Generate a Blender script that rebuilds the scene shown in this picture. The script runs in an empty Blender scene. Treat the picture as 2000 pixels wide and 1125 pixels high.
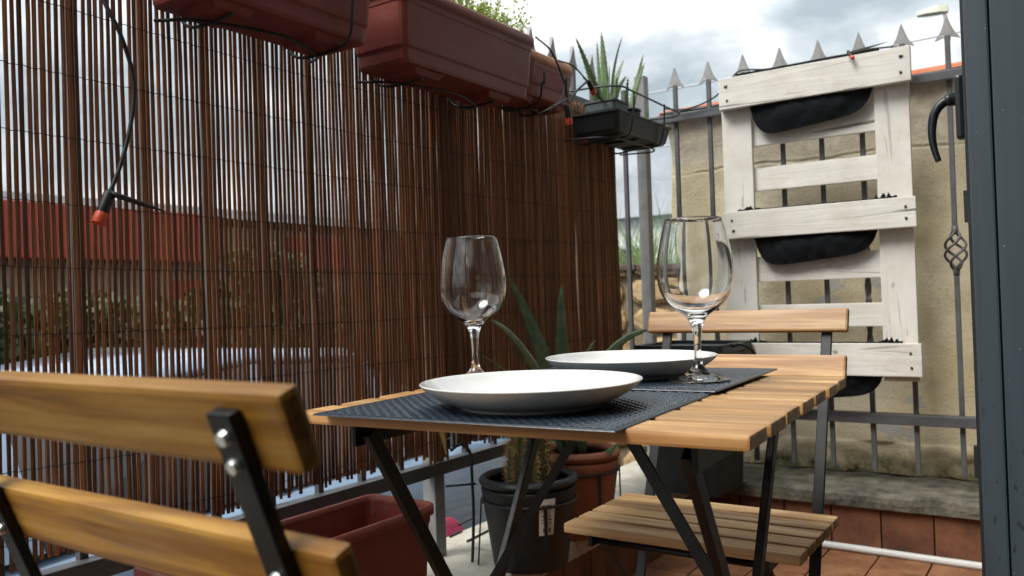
import bpy, bmesh, math, random
from mathutils import Matrix, Vector, Euler, noise
random.seed(11)
R = math.radians
SC = bpy.context.scene
COL = SC.collection

# ------------------------------------------------------------------ camera
CAM_H = 0.8386
CAM_R = (Matrix.Rotation(R(34.23), 3, 'Z') @ Matrix.Rotation(R(90.738), 3, 'X') @ Matrix.Rotation(R(-1.893), 3, 'Z'))
cd = bpy.data.cameras.new('camera'); cam = bpy.data.objects.new('camera', cd); COL.objects.link(cam)
cam.matrix_world = Matrix.Translation((0, 0, CAM_H)) @ CAM_R.to_4x4()
cd.sensor_width = 36.0; cd.lens = 1634.7 / 2000 * 36
cd.clip_start = 0.02; cd.clip_end = 3000
cd.dof.use_dof = True; cd.dof.focus_distance = 1.25; cd.dof.aperture_fstop = 8.5
SC.camera = cam
FPX = 1634.7

def at(x, y, X=None, Y=None, Z=None):
    """point of the place seen at photo pixel (x, y) that lies on a known plane"""
    d = CAM_R @ Vector(((x - 1000) / FPX, -(y - 562.5) / FPX, -1))
    if X is not None: t = X / d.x
    elif Y is not None: t = Y / d.y
    else: t = (Z - CAM_H) / d.z
    return Vector((0, 0, CAM_H)) + d * t

# ------------------------------------------------------------------ world, sun, exposure
SUN_EL, SUN_AZ = 52.0, 200.0      # azimuth clockwise from +Y
w = bpy.data.worlds.new('World'); SC.world = w; w.use_nodes = True
nt = w.node_tree; N, L = nt.nodes, nt.links
N.clear()
out = N.new('ShaderNodeOutputWorld'); bg = N.new('ShaderNodeBackground'); bg.inputs['Strength'].default_value = 0.1
sky = N.new('ShaderNodeTexSky'); sky.sky_type = 'NISHITA'; sky.sun_disc = False
sky.sun_elevation = R(SUN_EL); sky.sun_rotation = R(SUN_AZ); sky.dust_density = 3.0; sky.air_density = 1.2
tc = N.new('ShaderNodeTexCoord')
mp = N.new('ShaderNodeMapping'); mp.inputs['Scale'].default_value = (2.2, 2.2, 4.6); mp.inputs['Location'].default_value = (7.3, 2.0, 0.1)
n1 = N.new('ShaderNodeTexNoise'); n1.inputs['Scale'].default_value = 2.3; n1.inputs['Detail'].default_value = 7; n1.inputs['Roughness'].default_value = 0.52; n1.inputs['Distortion'].default_value = 0.15
cr = N.new('ShaderNodeValToRGB')
cr.color_ramp.elements[0].position = 0.38; cr.color_ramp.elements[0].color = (2.35, 2.75, 3.0, 1)
cr.color_ramp.elements[1].position = 0.60; cr.color_ramp.elements[1].color = (6.0, 6.0, 5.95, 1)
e = cr.color_ramp.elements.new(0.5); e.color = (3.8, 4.15, 4.35, 1)
mx = N.new('ShaderNodeMix'); mx.data_type = 'RGBA'; mx.inputs[0].default_value = 0.95
L.new(tc.outputs['Generated'], mp.inputs['Vector']); L.new(mp.outputs[0], n1.inputs['Vector'])
# overcast luminance: the cloud deck is brighter overhead than at the horizon
sz = N.new('ShaderNodeSeparateXYZ'); L.new(tc.outputs['Generated'], sz.inputs[0])
gr = N.new('ShaderNodeMapRange'); gr.inputs[1].default_value = 0.0; gr.inputs[2].default_value = 1.0; gr.inputs[3].default_value = 0.55; gr.inputs[4].default_value = 1.65
L.new(sz.outputs[2], gr.inputs[0])
vm = N.new('ShaderNodeVectorMath'); vm.operation = 'SCALE'
L.new(n1.outputs[0], cr.inputs[0]); L.new(cr.outputs[0], vm.inputs[0]); L.new(gr.outputs[0], vm.inputs['Scale'])
L.new(sky.outputs[0], mx.inputs[6]); L.new(vm.outputs[0], mx.inputs[7])
L.new(mx.outputs[2], bg.inputs['Color']); L.new(bg.outputs[0], out.inputs[0])
sd = bpy.data.lights.new('sun', 'SUN'); sd.energy = 1.5; sd.angle = R(30); sd.color = (1.0, 0.965, 0.91)
sun = bpy.data.objects.new('sun', sd); COL.objects.link(sun)
sdir = Vector((math.sin(R(SUN_AZ)) * math.cos(R(SUN_EL)), math.cos(R(SUN_AZ)) * math.cos(R(SUN_EL)), math.sin(R(SUN_EL))))
sun.rotation_euler = sdir.to_track_quat('Z', 'Y').to_euler(); sun.location = sdir * 20
SC.view_settings.view_transform = 'Standard'; SC.view_settings.look = 'None'
SC.view_settings.gamma = 1.0; SC.view_settings.use_curve_mapping = False
SC.view_settings.exposure = 1.33
SC.cycles.use_denoising = True
SC.cycles.max_bounces = 14; SC.cycles.transmission_bounces = 12; SC.cycles.glossy_bounces = 6; SC.cycles.diffuse_bounces = 5; SC.cycles.transparent_max_bounces = 12
SC.cycles.caustics_reflective = False; SC.cycles.caustics_refractive = True

# ------------------------------------------------------------------ materials
class NT:
    def __init__(s, name):
        s.m = bpy.data.materials.new(name); s.m.use_nodes = True
        s.t = s.m.node_tree; s.n = s.t.nodes; s.l = s.t.links
        s.b = s.n['Principled BSDF']
    def node(s, typ, **kw):
        x = s.n.new(typ)
        for k, v in kw.items():
            if k in x.inputs: x.inputs[k].default_value = v
            else: setattr(x, k, v)
        return x
    def coords(s, scale=(1, 1, 1), rnd=True, gen=False):
        t = s.node('ShaderNodeTexCoord'); m = s.node('ShaderNodeMapping'); m.inputs['Scale'].default_value = scale
        s.l.new(t.outputs['Generated' if gen else 'Object'], m.inputs['Vector'])
        if rnd:
            oi = s.node('ShaderNodeObjectInfo'); mu = s.node('ShaderNodeMath', operation='MULTIPLY'); mu.inputs[1].default_value = 37.0
            s.l.new(oi.outputs['Random'], mu.inputs[0])
            cx = s.node('ShaderNodeCombineXYZ')
            for i in range(3): s.l.new(mu.outputs[0], cx.inputs[i])
            s.l.new(cx.outputs[0], m.inputs['Location'])
        return m.outputs[0]
    def noise(s, vec, scale, detail=5, rough=0.55, dist=0.0):
        x = s.node('ShaderNodeTexNoise'); x.inputs['Scale'].default_value = scale; x.inputs['Detail'].default_value = detail
        x.inputs['Roughness'].default_value = rough; x.inputs['Distortion'].default_value = dist
        s.l.new(vec, x.inputs['Vector']); return x.outputs[0]
    def ramp(s, fac, stops):
        r = s.node('ShaderNodeValToRGB'); el = r.color_ramp.elements
        while len(el) > 1: el.remove(el[0])
        el[0].position = stops[0][0]; el[0].color = (*stops[0][1], 1)
        for p, c in stops[1:]:
            e = el.new(p); e.color = (*c, 1)
        s.l.new(fac, r.inputs[0]); return r.outputs[0]
    def val(s, fac, stops): return s.ramp(fac, [(p, (v, v, v)) for p, v in stops])
    def mix(s, fac, a, b, mode='MIX'):
        x = s.node('ShaderNodeMix', data_type='RGBA', blend_type=mode)
        for i, v in ((0, fac), (6, a), (7, b)):
            if isinstance(v, (int, float)): x.inputs[i].default_value = v
            elif isinstance(v, tuple): x.inputs[i].default_value = (*v, 1)
            else: s.l.new(v, x.inputs[i])
        return x.outputs[2]
    def rand(s): return s.node('ShaderNodeObjectInfo').outputs['Random']
    def color(s, c):
        if isinstance(c, tuple): s.b.inputs['Base Color'].default_value = (*c, 1)
        else: s.l.new(c, s.b.inputs['Base Color'])
    def rough(s, r):
        if isinstance(r, (int, float)): s.b.inputs['Roughness'].default_value = r
        else: s.l.new(r, s.b.inputs['Roughness'])
    def bump(s, h, strength=0.3, dist=0.002):
        x = s.node('ShaderNodeBump'); x.inputs['Strength'].default_value = strength; x.inputs['Distance'].default_value = dist
        s.l.new(h, x.inputs['Height']); s.l.new(x.outputs[0], s.b.inputs['Normal'])

M = {}
def simple(name, col, rough=0.5, metal=0.0, var=0.25, nscale=14, bump=0.15, bdist=0.001, scale=(1, 1, 1), spec=None):
    t = NT(name); v = t.coords(scale)
    n = t.noise(v, nscale, 6, 0.6)
    lo = tuple(max(0, c * (1 - var)) for c in col); hi = tuple(min(1, c * (1 + var)) for c in col)
    t.color(t.ramp(n, [(0.3, lo), (0.7, hi)])); t.rough(t.val(n, [(0.3, max(0, rough - .07)), (0.7, min(1, rough + .1))]))
    t.b.inputs['Metallic'].default_value = metal
    if spec is not None: t.b.inputs['Specular IOR Level'].default_value = spec
    if bump: t.bump(t.noise(v, nscale * 6, 4, 0.6), bump, bdist)
    M[name] = t.m; return t

def wood(name, cols, axis=0, rough=0.45, wear=None, seed=0.0):
    t = NT(name)
    sc = [34, 34, 34]; sc[axis] = 2.4
    v = t.coords(tuple(sc)); n = t.noise(v, 1.0, 8, 0.62, 0.7)
    sc2 = [130, 130, 130]; sc2[axis] = 5
    v2 = t.coords(tuple(sc2)); n2 = t.noise(v2, 1.0, 4, 0.6)
    c = t.ramp(n, [(0.33, cols[0]), (0.49, cols[1]), (0.66, cols[2])])
    c = t.mix(t.val(n2, [(0.35, 0.0), (0.72, 0.55)]), c, cols[0])
    wv = [5, 5, 5]; wv[axis] = 0.55
    n3 = t.noise(t.coords(tuple(wv)), 1.0, 3, 0.5, 1.5)
    mth = t.node('ShaderNodeMath', operation='MULTIPLY'); mth.inputs[1].default_value = 22.0; t.l.new(n3, mth.inputs[0])
    fr = t.node('ShaderNodeMath', operation='SINE'); t.l.new(mth.outputs[0], fr.inputs[0])
    c = t.mix(t.val(fr.outputs[0], [(0.5, 0.0), (1.0, 0.6)]), c, cols[0])
    hs = t.node('ShaderNodeHueSaturation'); mr = t.node('ShaderNodeMapRange'); mr.inputs[3].default_value = 0.72; mr.inputs[4].default_value = 1.14
    t.l.new(t.rand(), mr.inputs[0]); t.l.new(mr.outputs[0], hs.inputs['Value']); t.l.new(c, hs.inputs['Color']); c = hs.outputs[0]
    if wear is not None:
        nw = t.noise(t.coords((5, 5, 5)), 1.0, 7, 0.7)
        c = t.mix(t.val(nw, [(0.5, 0.0), (0.66, 0.8)]), c, wear)
    t.color(c); t.rough(t.val(n2, [(0.3, rough - .08), (0.7, rough + .12)]))
    t.bump(n2, 0.25, 0.0008); M[name] = t.m

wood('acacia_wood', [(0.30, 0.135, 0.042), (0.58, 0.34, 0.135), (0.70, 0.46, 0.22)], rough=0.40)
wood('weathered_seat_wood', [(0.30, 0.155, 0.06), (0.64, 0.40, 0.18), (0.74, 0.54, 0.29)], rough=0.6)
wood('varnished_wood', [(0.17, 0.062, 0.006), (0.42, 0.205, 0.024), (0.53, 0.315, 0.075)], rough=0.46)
simple('black_steel', (0.006, 0.006, 0.007), 0.42, 0.0, 0.3, 30, 0.08, spec=0.35)
simple('bolt_metal', (0.55, 0.60, 0.58), 0.28, 0.9, 0.15, 60, 0.1)
simple('grey_iron', (0.085, 0.088, 0.094), 0.5, 0.0, 0.22, 18, 0.2)
simple('grey_iron_light', (0.21, 0.21, 0.208), 0.5, 0.0, 0.18, 18, 0.2)
simple('spear_paint', (0.30, 0.30, 0.295), 0.5, 0.0, 0.2, 25, 0.2)
simple('black_cable', (0.012, 0.012, 0.013), 0.45, 0, 0.3, 30, 0.1)
simple('black_wire', (0.010, 0.010, 0.012), 0.45, 0, 0.3, 30, 0.1)
simple('binding_wire', (0.016, 0.010, 0.008), 0.7, 0, 0.3, 30, 0.1)
simple('orange_plastic', (0.62, 0.085, 0.028), 0.38, 0, 0.2, 60, 0.05)
simple('black_fabric', (0.007, 0.009, 0.011), 0.85, 0, 0.5, 30, 0.9, 0.003, spec=0.2)
simple('soil', (0.035, 0.024, 0.017), 0.95, 0, 0.6, 60, 1.0, 0.006)
simple('porcelain', (0.70, 0.70, 0.685), 0.12, 0, 0.012, 5, 0.0)
simple('door_rubber', (0.012, 0.013, 0.015), 0.6, 0, 0.2, 30, 0.1)
simple('door_handle_black', (0.008, 0.011, 0.014), 0.32, 0, 0.25, 30, 0.08)
simple('white_conduit', (0.72, 0.72, 0.71), 0.42, 0, 0.06, 20, 0.1)
simple('grey_pot', (0.068, 0.088, 0.094), 0.55, 0, 0.25, 12, 0.2)
simple('black_pot', (0.006, 0.008, 0.009), 0.5, 0, 0.4, 9, 0.25)
simple('tray_plastic', (0.010, 0.014, 0.016), 0.48, 0, 0.4, 9, 0.25)
simple('label_paper', (0.72, 0.69, 0.62), 0.7, 0, 0.06, 40, 0.1)
simple('label_ink', (0.05, 0.045, 0.04), 0.7, 0, 0.1, 40, 0.0)
simple('lamp_grey', (0.62, 0.61, 0.50), 0.5, 0, 0.08, 20, 0.05)
simple('magenta_cloth', (0.20, 0.008, 0.04), 0.85, 0, 0.4, 30, 0.6, 0.004)
simple('asphalt', (0.035, 0.034, 0.033), 0.95, 0, 0.3, 30, 0.5, 0.004)
simple('pavement', (0.09, 0.083, 0.075), 0.9, 0, 0.2, 12, 0.4, 0.003)
simple('house_plaster', (0.50, 0.46, 0.38), 0.9, 0, 0.1, 6, 0.4, 0.003)
simple('room_plaster', (0.55, 0.52, 0.47), 0.9, 0, 0.05, 6, 0.2, 0.002)
simple('red_fascia', (0.30, 0.026, 0.012), 0.55, 0, 0.2, 6, 0.1)
simple('shop_wall', (0.20, 0.17, 0.13), 0.85, 0, 0.1, 4, 0.3)
simple('hazed_render', (0.72, 0.75, 0.77), 0.85, 0, 0.08, 4, 0.2)  # far house wall, haze of distance painted in as paleness
simple('pale_roof', (0.50, 0.55, 0.59), 0.7, 0, 0.1, 4, 0.2)  # distant haze painted into the grey; cables and near roofs share it
simple('window_dark', (0.05, 0.06, 0.07), 0.12, 0, 0.2, 4, 0.0)
simple('coping_brown', (0.10, 0.06, 0.045), 0.8, 0, 0.4, 12, 0.4, 0.004)
simple('mortar', (0.22, 0.17, 0.11), 0.95, 0, 0.3, 25, 0.6, 0.006)
simple('grout', (0.055, 0.048, 0.042), 0.95, 0, 0.3, 30, 0.5, 0.003)
simple('bark', (0.07, 0.05, 0.035), 0.9, 0, 0.4, 20, 0.8, 0.006)
simple('spine', (0.50, 0.34, 0.13), 0.6, 0, 0.3, 50, 0.0)
simple('tyre', (0.014, 0.014, 0.014), 0.85, 0, 0.3, 30, 0.3)
simple('alloy', (0.5, 0.51, 0.52), 0.3, 0.9, 0.1, 20, 0.0)
simple('lamp_lens', (0.7, 0.72, 0.74), 0.1, 0, 0.05, 10, 0.0)
simple('car_trim', (0.015, 0.015, 0.017), 0.5, 0, 0.3, 20, 0.1)

def terracotta_plastic(name, col, dirt):
    t = NT(name); v = t.coords((1, 1, 1)); n = t.noise(v, 7, 7, 0.65)
    c = t.ramp(n, [(0.3, tuple(x * .78 for x in col)), (0.65, tuple(min(1, x * 1.16) for x in col))])
    streak = t.noise(t.coords((70, 3, 60)), 1, 4, 0.6)
    c = t.mix(t.val(streak, [(0.52, 0.0), (0.8, 0.35)]), c, tuple(x * 1.5 for x in col))
    d = t.noise(t.coords((16, 9, 30)), 1.0, 8, 0.75)
    c = t.mix(t.val(d, [(0.54, 0.0), (0.68, 0.6)]), c, dirt)
    du = t.noise(t.coords((2.5, 2.5, 2.5)), 1.0, 6, 0.7); c = t.mix(t.val(du, [(0.5, 0.0), (0.75, 0.18)]), c, dirt)
    t.color(c); t.rough(t.val(n, [(0.3, .42), (.7, .62)])); t.bump(t.noise(v, 160, 3, .6), 0.12, 0.001); M[name] = t.m
terracotta_plastic('planter_red', (0.17, 0.026, 0.018), (0.22, 0.085, 0.055))
terracotta_plastic('planter_rim', (0.20, 0.045, 0.029), (0.29, 0.14, 0.085))
terracotta_plastic('terracotta_clay', (0.27, 0.088, 0.042), (0.31, 0.16, 0.10))

terracotta_plastic('faded_rim', (0.50, 0.22, 0.11), (0.58, 0.34, 0.2))
def make_reed():
    t = NT('reed'); v = t.coords((260, 260, 7)); n = t.noise(v, 1.0, 6, 0.62)
    v2 = t.coords((9, 9, 2.2)); n2 = t.noise(v2, 1.0, 5, 0.6)
    c = t.ramp(n, [(0.28, (0.055, 0.023, 0.010)), (0.52, (0.215, 0.086, 0.036)), (0.78, (0.38, 0.168, 0.074))])
    c = t.mix(t.val(n2, [(0.4, 0.0), (0.75, 0.5)]), c, (0.16, 0.064, 0.026))
    hs = t.node('ShaderNodeHueSaturation'); mr = t.node('ShaderNodeMapRange'); mr.inputs[3].default_value = 0.45; mr.inputs[4].default_value = 1.55
    t.l.new(t.rand(), mr.inputs[0]); t.l.new(mr.outputs[0], hs.inputs['Value']); t.l.new(c, hs.inputs['Color'])
    t.color(hs.outputs[0]); t.rough(t.val(n, [(0.3, .5), (.7, .75)])); t.b.inputs['Specular IOR Level'].default_value = 0.35; t.bump(n, 0.6, 0.001); M['reed'] = t.m
make_reed()

def make_paint():
    for ax in (0, 2):
        t = NT('white_painted_wood_' + 'xyz'[ax])
        sc = [34, 34, 34]; sc[ax] = 2.2
        g = t.noise(t.coords(tuple(sc)), 1.0, 8, 0.65, 0.9)
        big = t.noise(t.coords((5, 5, 5)), 1.0, 5, 0.6)
        c = t.ramp(big, [(0.3, (0.60, 0.58, 0.52)), (0.6, (0.73, 0.715, 0.66)), (0.8, (0.78, 0.765, 0.72))])
        crack = t.val(g, [(0.315, 0.9), (0.39, 0.0)])
        c = t.mix(crack, c, (0.13, 0.11, 0.085))
        knot = t.noise(t.coords((14, 14, 14)), 1.0, 3, 0.5)
        c = t.mix(t.val(knot, [(0.71, 0.0), (0.76, 0.75)]), c, (0.17, 0.13, 0.095))
        gr_ = t.noise(t.coords((3, 3, 3)), 1.0, 8, 0.75); c = t.mix(t.val(gr_, [(0.5, 0.0), (0.70, 0.5)]), c, (0.46, 0.41, 0.32))
        t.color(c); t.rough(0.7); t.bump(g, 0.8, 0.003); M['paint' + 'xyz'[ax]] = t.m
make_paint()

def make_plaster():
    t = NT('cream_plaster'); v = t.coords((1, 1, 1), rnd=False)
    n = t.noise(v, 2.6, 8, 0.62); f = t.noise(v, 26, 6, 0.65)
    c = t.ramp(n, [(0.3, (0.71, 0.585, 0.35)), (0.5, (0.80, 0.70, 0.485)), (0.72, (0.84, 0.785, 0.63))])
    # repaired pale patches
    p = t.noise(t.coords((1.5, 1, 1.7), rnd=False), 2.3, 5, 0.6, 0.3)
    c = t.mix(t.val(p, [(0.615, 0.0), (0.63, 0.85)]), c, (0.56, 0.56, 0.53))
    # grey-brown weathered band at the top, green-black growth along the foot
    sx = t.node('ShaderNodeSeparateXYZ'); tcx = t.node('ShaderNodeTexCoord'); t.l.new(tcx.outputs['Object'], sx.inputs[0])
    ad = t.node('ShaderNodeMath', operation='MULTIPLY_ADD'); ad.inputs[1].default_value = 0.30; t.l.new(n, ad.inputs[0])
    a2 = t.node('ShaderNodeMath', operation='MULTIPLY_ADD'); a2.inputs[1].default_value = 0.07; t.l.new(f, a2.inputs[0]); t.l.new(sx.outputs[2], a2.inputs[2]); t.l.new(a2.outputs[0], ad.inputs[2])
    c = t.mix(t.val(ad.outputs[0], [(0.0, 0.0), (1.0, 0.0)]), c, c)
    top = t.node('ShaderNodeMapRange'); top.inputs[1].default_value = 1.47; top.inputs[2].default_value = 1.54; t.l.new(ad.outputs[0], top.inputs[0])
    c = t.mix(top.outputs[0], c, t.ramp(f, [(0.3, (0.42, 0.37, 0.28)), (0.7, (0.62, 0.56, 0.45))]))
    bot = t.node('ShaderNodeMapRange'); bot.inputs[1].default_value = 0.445; bot.inputs[2].default_value = 0.37; t.l.new(ad.outputs[0], bot.inputs[0])
    moss = t.ramp(f, [(0.33, (0.07, 0.066, 0.035)), (0.5, (0.24, 0.21, 0.11)), (0.68, (0.44, 0.39, 0.25))])
    c = t.mix(bot.outputs[0], c, moss)
    vo = t.node('ShaderNodeTexVoronoi', feature='DISTANCE_TO_EDGE'); vo.inputs['Scale'].default_value = 2.1
    dn = t.node('ShaderNodeTexNoise'); dn.inputs['Scale'].default_value = 5; dn.inputs['Detail'].default_value = 6; t.l.new(v, dn.inputs['Vector'])
    am = t.node('ShaderNodeVectorMath', operation='MULTIPLY_ADD'); am.inputs[1].default_value = (.3, .3, .3); t.l.new(dn.outputs['Color'], am.inputs[0]); t.l.new(v, am.inputs[2])
    t.l.new(am.outputs[0], vo.inputs['Vector'])
    ck = t.val(vo.outputs['Distance'], [(0.0, 1.0), (0.011, 0.0)])
    ms = t.val(n, [(0.54, 0.0), (0.64, 0.3)])
    mk = t.node('ShaderNodeMath', operation='MULTIPLY'); t.l.new(ck, mk.inputs[0]); t.l.new(ms, mk.inputs[1])
    c = t.mix(mk.outputs[0], c, (0.17, 0.14, 0.095))
    spk = t.noise(v, 95, 4, 0.7); c = t.mix(t.val(spk, [(0.58, 0.0), (0.68, 0.55)]), c, (0.38, 0.31, 0.20))
    drip = t.noise(t.coords((22, 1, 1.6), rnd=False), 1.0, 5, 0.6); c = t.mix(t.val(drip, [(0.56, 0.0), (0.75, 0.2)]), c, (0.42, 0.32, 0.23))
    hgt = t.mix(0.5, f, spk)
    t.color(c); t.rough(0.92); t.bump(hgt, 0.8, 0.008); M['cream_plaster'] = t.m
make_plaster()

def make_stone(name, stops, scale, bdist=0.006):
    t = NT(name); v = t.coords((1, 1, 1)); n = t.noise(v, scale, 9, 0.68); f = t.noise(v, scale * 7, 5, 0.6)
    c = t.ramp(n, stops); c = t.mix(t.val(f, [(0.55, 0.0), (0.72, 0.5)]), c, stops[0][1])
    t.color(c); t.rough(0.9); t.bump(f, 0.7, bdist); M[name] = t.m
make_stone('mossy_slab', [(0.34, (0.035, 0.036, 0.028)), (0.5, (0.115, 0.11, 0.085)), (0.7, (0.24, 0.215, 0.165))], 11)
make_stone('pale_slab', [(0.3, (0.25, 0.22, 0.175)), (0.5, (0.45, 0.42, 0.35)), (0.7, (0.56, 0.53, 0.46))], 9, 0.004)
make_stone('sandstone', [(0.3, (0.24, 0.15, 0.065)), (0.5, (0.44, 0.31, 0.16)), (0.72, (0.55, 0.43, 0.26))], 9, 0.01)
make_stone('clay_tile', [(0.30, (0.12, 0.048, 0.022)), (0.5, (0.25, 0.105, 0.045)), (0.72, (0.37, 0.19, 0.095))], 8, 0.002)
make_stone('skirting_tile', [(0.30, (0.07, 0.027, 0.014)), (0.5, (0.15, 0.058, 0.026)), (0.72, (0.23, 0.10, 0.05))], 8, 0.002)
make_stone('roof_tile', [(0.28, (0.30, 0.09, 0.04)), (0.5, (0.50, 0.16, 0.075)), (0.74, (0.58, 0.25, 0.14))], 8, 0.004)

def make_door():
    t = NT('anthracite_door'); v = t.coords((1, 1, 1), rnd=False)
    n = t.noise(t.coords((60, 60, 2.2), rnd=False), 1.0, 5, 0.6)
    wet = t.noise(t.coords((95, 95, 42), rnd=False), 1.0, 4, 0.5)
    sx = t.node('ShaderNodeSeparateXYZ'); tcx = t.node('ShaderNodeTexCoord'); t.l.new(tcx.outputs['Object'], sx.inputs[0])
    low = t.node('ShaderNodeMapRange'); low.inputs[1].default_value = 0.85; low.inputs[2].default_value = 0.45; t.l.new(sx.outputs[2], low.inputs[0])
    drop = t.val(wet, [(0.63, 0.0), (0.67, 0.8)])
    mu = t.node('ShaderNodeMath', operation='MULTIPLY'); t.l.new(drop, mu.inputs[0]); t.l.new(low.outputs[0], mu.inputs[1])
    c = t.ramp(n, [(0.3, (0.040, 0.058, 0.072)), (0.7, (0.053, 0.075, 0.092))])
    c = t.mix(mu.outputs[0], c, (0.022, 0.033, 0.041))
    sp = t.noise(t.coords((1, 1, 1), rnd=False), 210, 1, 0.5)
    c = t.mix(t.val(sp, [(0.79, 0.0), (0.81, 0.6)]), c, (0.4, 0.42, 0.42))
    t.color(c); t.rough(t.mix(mu.outputs[0], (0.42, 0.42, 0.42), (0.12, 0.12, 0.12))); t.bump(t.noise(v, 600, 2, .5), 0.12, 0.0004); M['anthracite_door'] = t.m
make_door()

def make_glass(name, col=(1, 1, 1), ior=1.5, rough=0.0):
    t = NT(name); t.color(col); t.rough(rough); t.b.inputs['Transmission Weight'].default_value = 1.0; t.b.inputs['IOR'].default_value = ior
    M[name] = t.m
make_glass('clear_glass', (0.985, 0.99, 0.99)); make_glass('window_glass', (0.9, 0.95, 0.95))

def make_mat():
    t = NT('woven_mat'); n = t.noise(t.coords((400, 400, 60)), 1.0, 3, 0.6)
    t.color(t.ramp(n, [(0.3, (0.012, 0.018, 0.026)), (0.7, (0.028, 0.041, 0.057))])); t.rough(0.24); t.bump(n, 0.3, 0.0004); M['woven_mat'] = t.m  # blue of the reflected sky is mixed into the near-black weave
make_mat()

def leafmat(name, stops, rough=0.45, trans=0.25, scale=(30, 30, 30)):
    t = NT(name); n = t.noise(t.coords(scale), 1.0, 4, 0.6)
    c = t.ramp(n, stops); t.color(c); t.rough(rough)
    t.b.inputs['Subsurface Weight'].default_value = 0.0
    if trans:
        tr = t.node('ShaderNodeBsdfTranslucent'); mxs = t.node('ShaderNodeMixShader'); mxs.inputs[0].default_value = trans
        t.l.new(c, tr.inputs['Color']); t.l.new(t.b.outputs[0], mxs.inputs[1]); t.l.new(tr.outputs[0], mxs.inputs[2])
        t.l.new(mxs.outputs[0], t.n['Material Output'].inputs[0])
    M[name] = t.m
leafmat('aloe_pale', [(0.3, (0.11, 0.18, 0.08)), (0.55, (0.19, 0.27, 0.13)), (0.75, (0.30, 0.36, 0.20))], 0.45, 0.15)
leafmat('aloe_dark', [(0.3, (0.10, 0.18, 0.10)), (0.55, (0.17, 0.27, 0.16)), (0.78, (0.28, 0.36, 0.23))], 0.4, 0.08)
leafmat('sprig_leaf', [(0.3, (0.22, 0.30, 0.03)), (0.55, (0.37, 0.46, 0.06)), (0.78, (0.48, 0.54, 0.12))], 0.55, 0.35)
leafmat('tree_leaf', [(0.3, (0.022, 0.035, 0.010)), (0.55, (0.05, 0.07, 0.020)), (0.78, (0.10, 0.115, 0.035))], 0.5, 0.3, (2, 2, 2))
leafmat('bright_leaf', [(0.3, (0.10, 0.17, 0.035)), (0.55, (0.19, 0.28, 0.08)), (0.78, (0.30, 0.37, 0.15))], 0.5, 0.35, (2, 2, 2))
leafmat('pampas_leaf', [(0.3, (0.16, 0.25, 0.09)), (0.55, (0.27, 0.36, 0.16)), (0.78, (0.42, 0.47, 0.28))], 0.6, 0.3, (3, 3, 3))
leafmat('ivy_leaf', [(0.3, (0.020, 0.050, 0.016)), (0.55, (0.045, 0.095, 0.03)), (0.78, (0.09, 0.15, 0.05))], 0.4, 0.2, (6, 6, 6))
leafmat('cactus_skin', [(0.3, (0.035, 0.045, 0.014)), (0.55, (0.07, 0.075, 0.025)), (0.78, (0.13, 0.105, 0.045))], 0.7, 0.0)
def carpaint(name, col):
    t = NT(name); n = t.noise(t.coords((3, 3, 3)), 1.0, 4, .6)
    t.color(t.ramp(n, [(.3, tuple(x * .93 for x in col)), (.7, col)])); t.rough(0.3); t.b.inputs['Coat Weight'].default_value = 1.0; t.b.inputs['Coat Roughness'].default_value = 0.04
    t.b.inputs['Metallic'].default_value = 0.3; M[name] = t.m
carpaint('car_blue', (0.22, 0.33, 0.48)); carpaint('car_dark', (0.03, 0.035, 0.045))

# ------------------------------------------------------------------ object helpers
W = {}
def mw(o): return W.get(o.name, Matrix.Identity(4))
def reg(o, parent=None, loc=None, rot=None):
    COL.objects.link(o)
    m = Matrix.Identity(4)
    if rot is not None: o.rotation_euler = rot; m = Euler(rot).to_matrix().to_4x4()
    if loc is not None: o.location = loc; m = Matrix.Translation(loc) @ m
    if parent is not None: o.parent = parent; m = mw(parent) @ m
    W[o.name] = m
    return o
def tag(o, label=None, cat=None, group=None, kind=None):
    if label: o['label'] = label
    if cat: o['category'] = cat
    if group: o['group'] = group
    if kind: o['kind'] = kind
    return o
def thing(name, label, cat, loc=(0, 0, 0), rz=0.0, group=None):
    o = bpy.data.objects.new(name, None); o.empty_display_size = 0.05
    reg(o, None, Vector(loc), (0, 0, rz)); return tag(o, label, cat, group)

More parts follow.
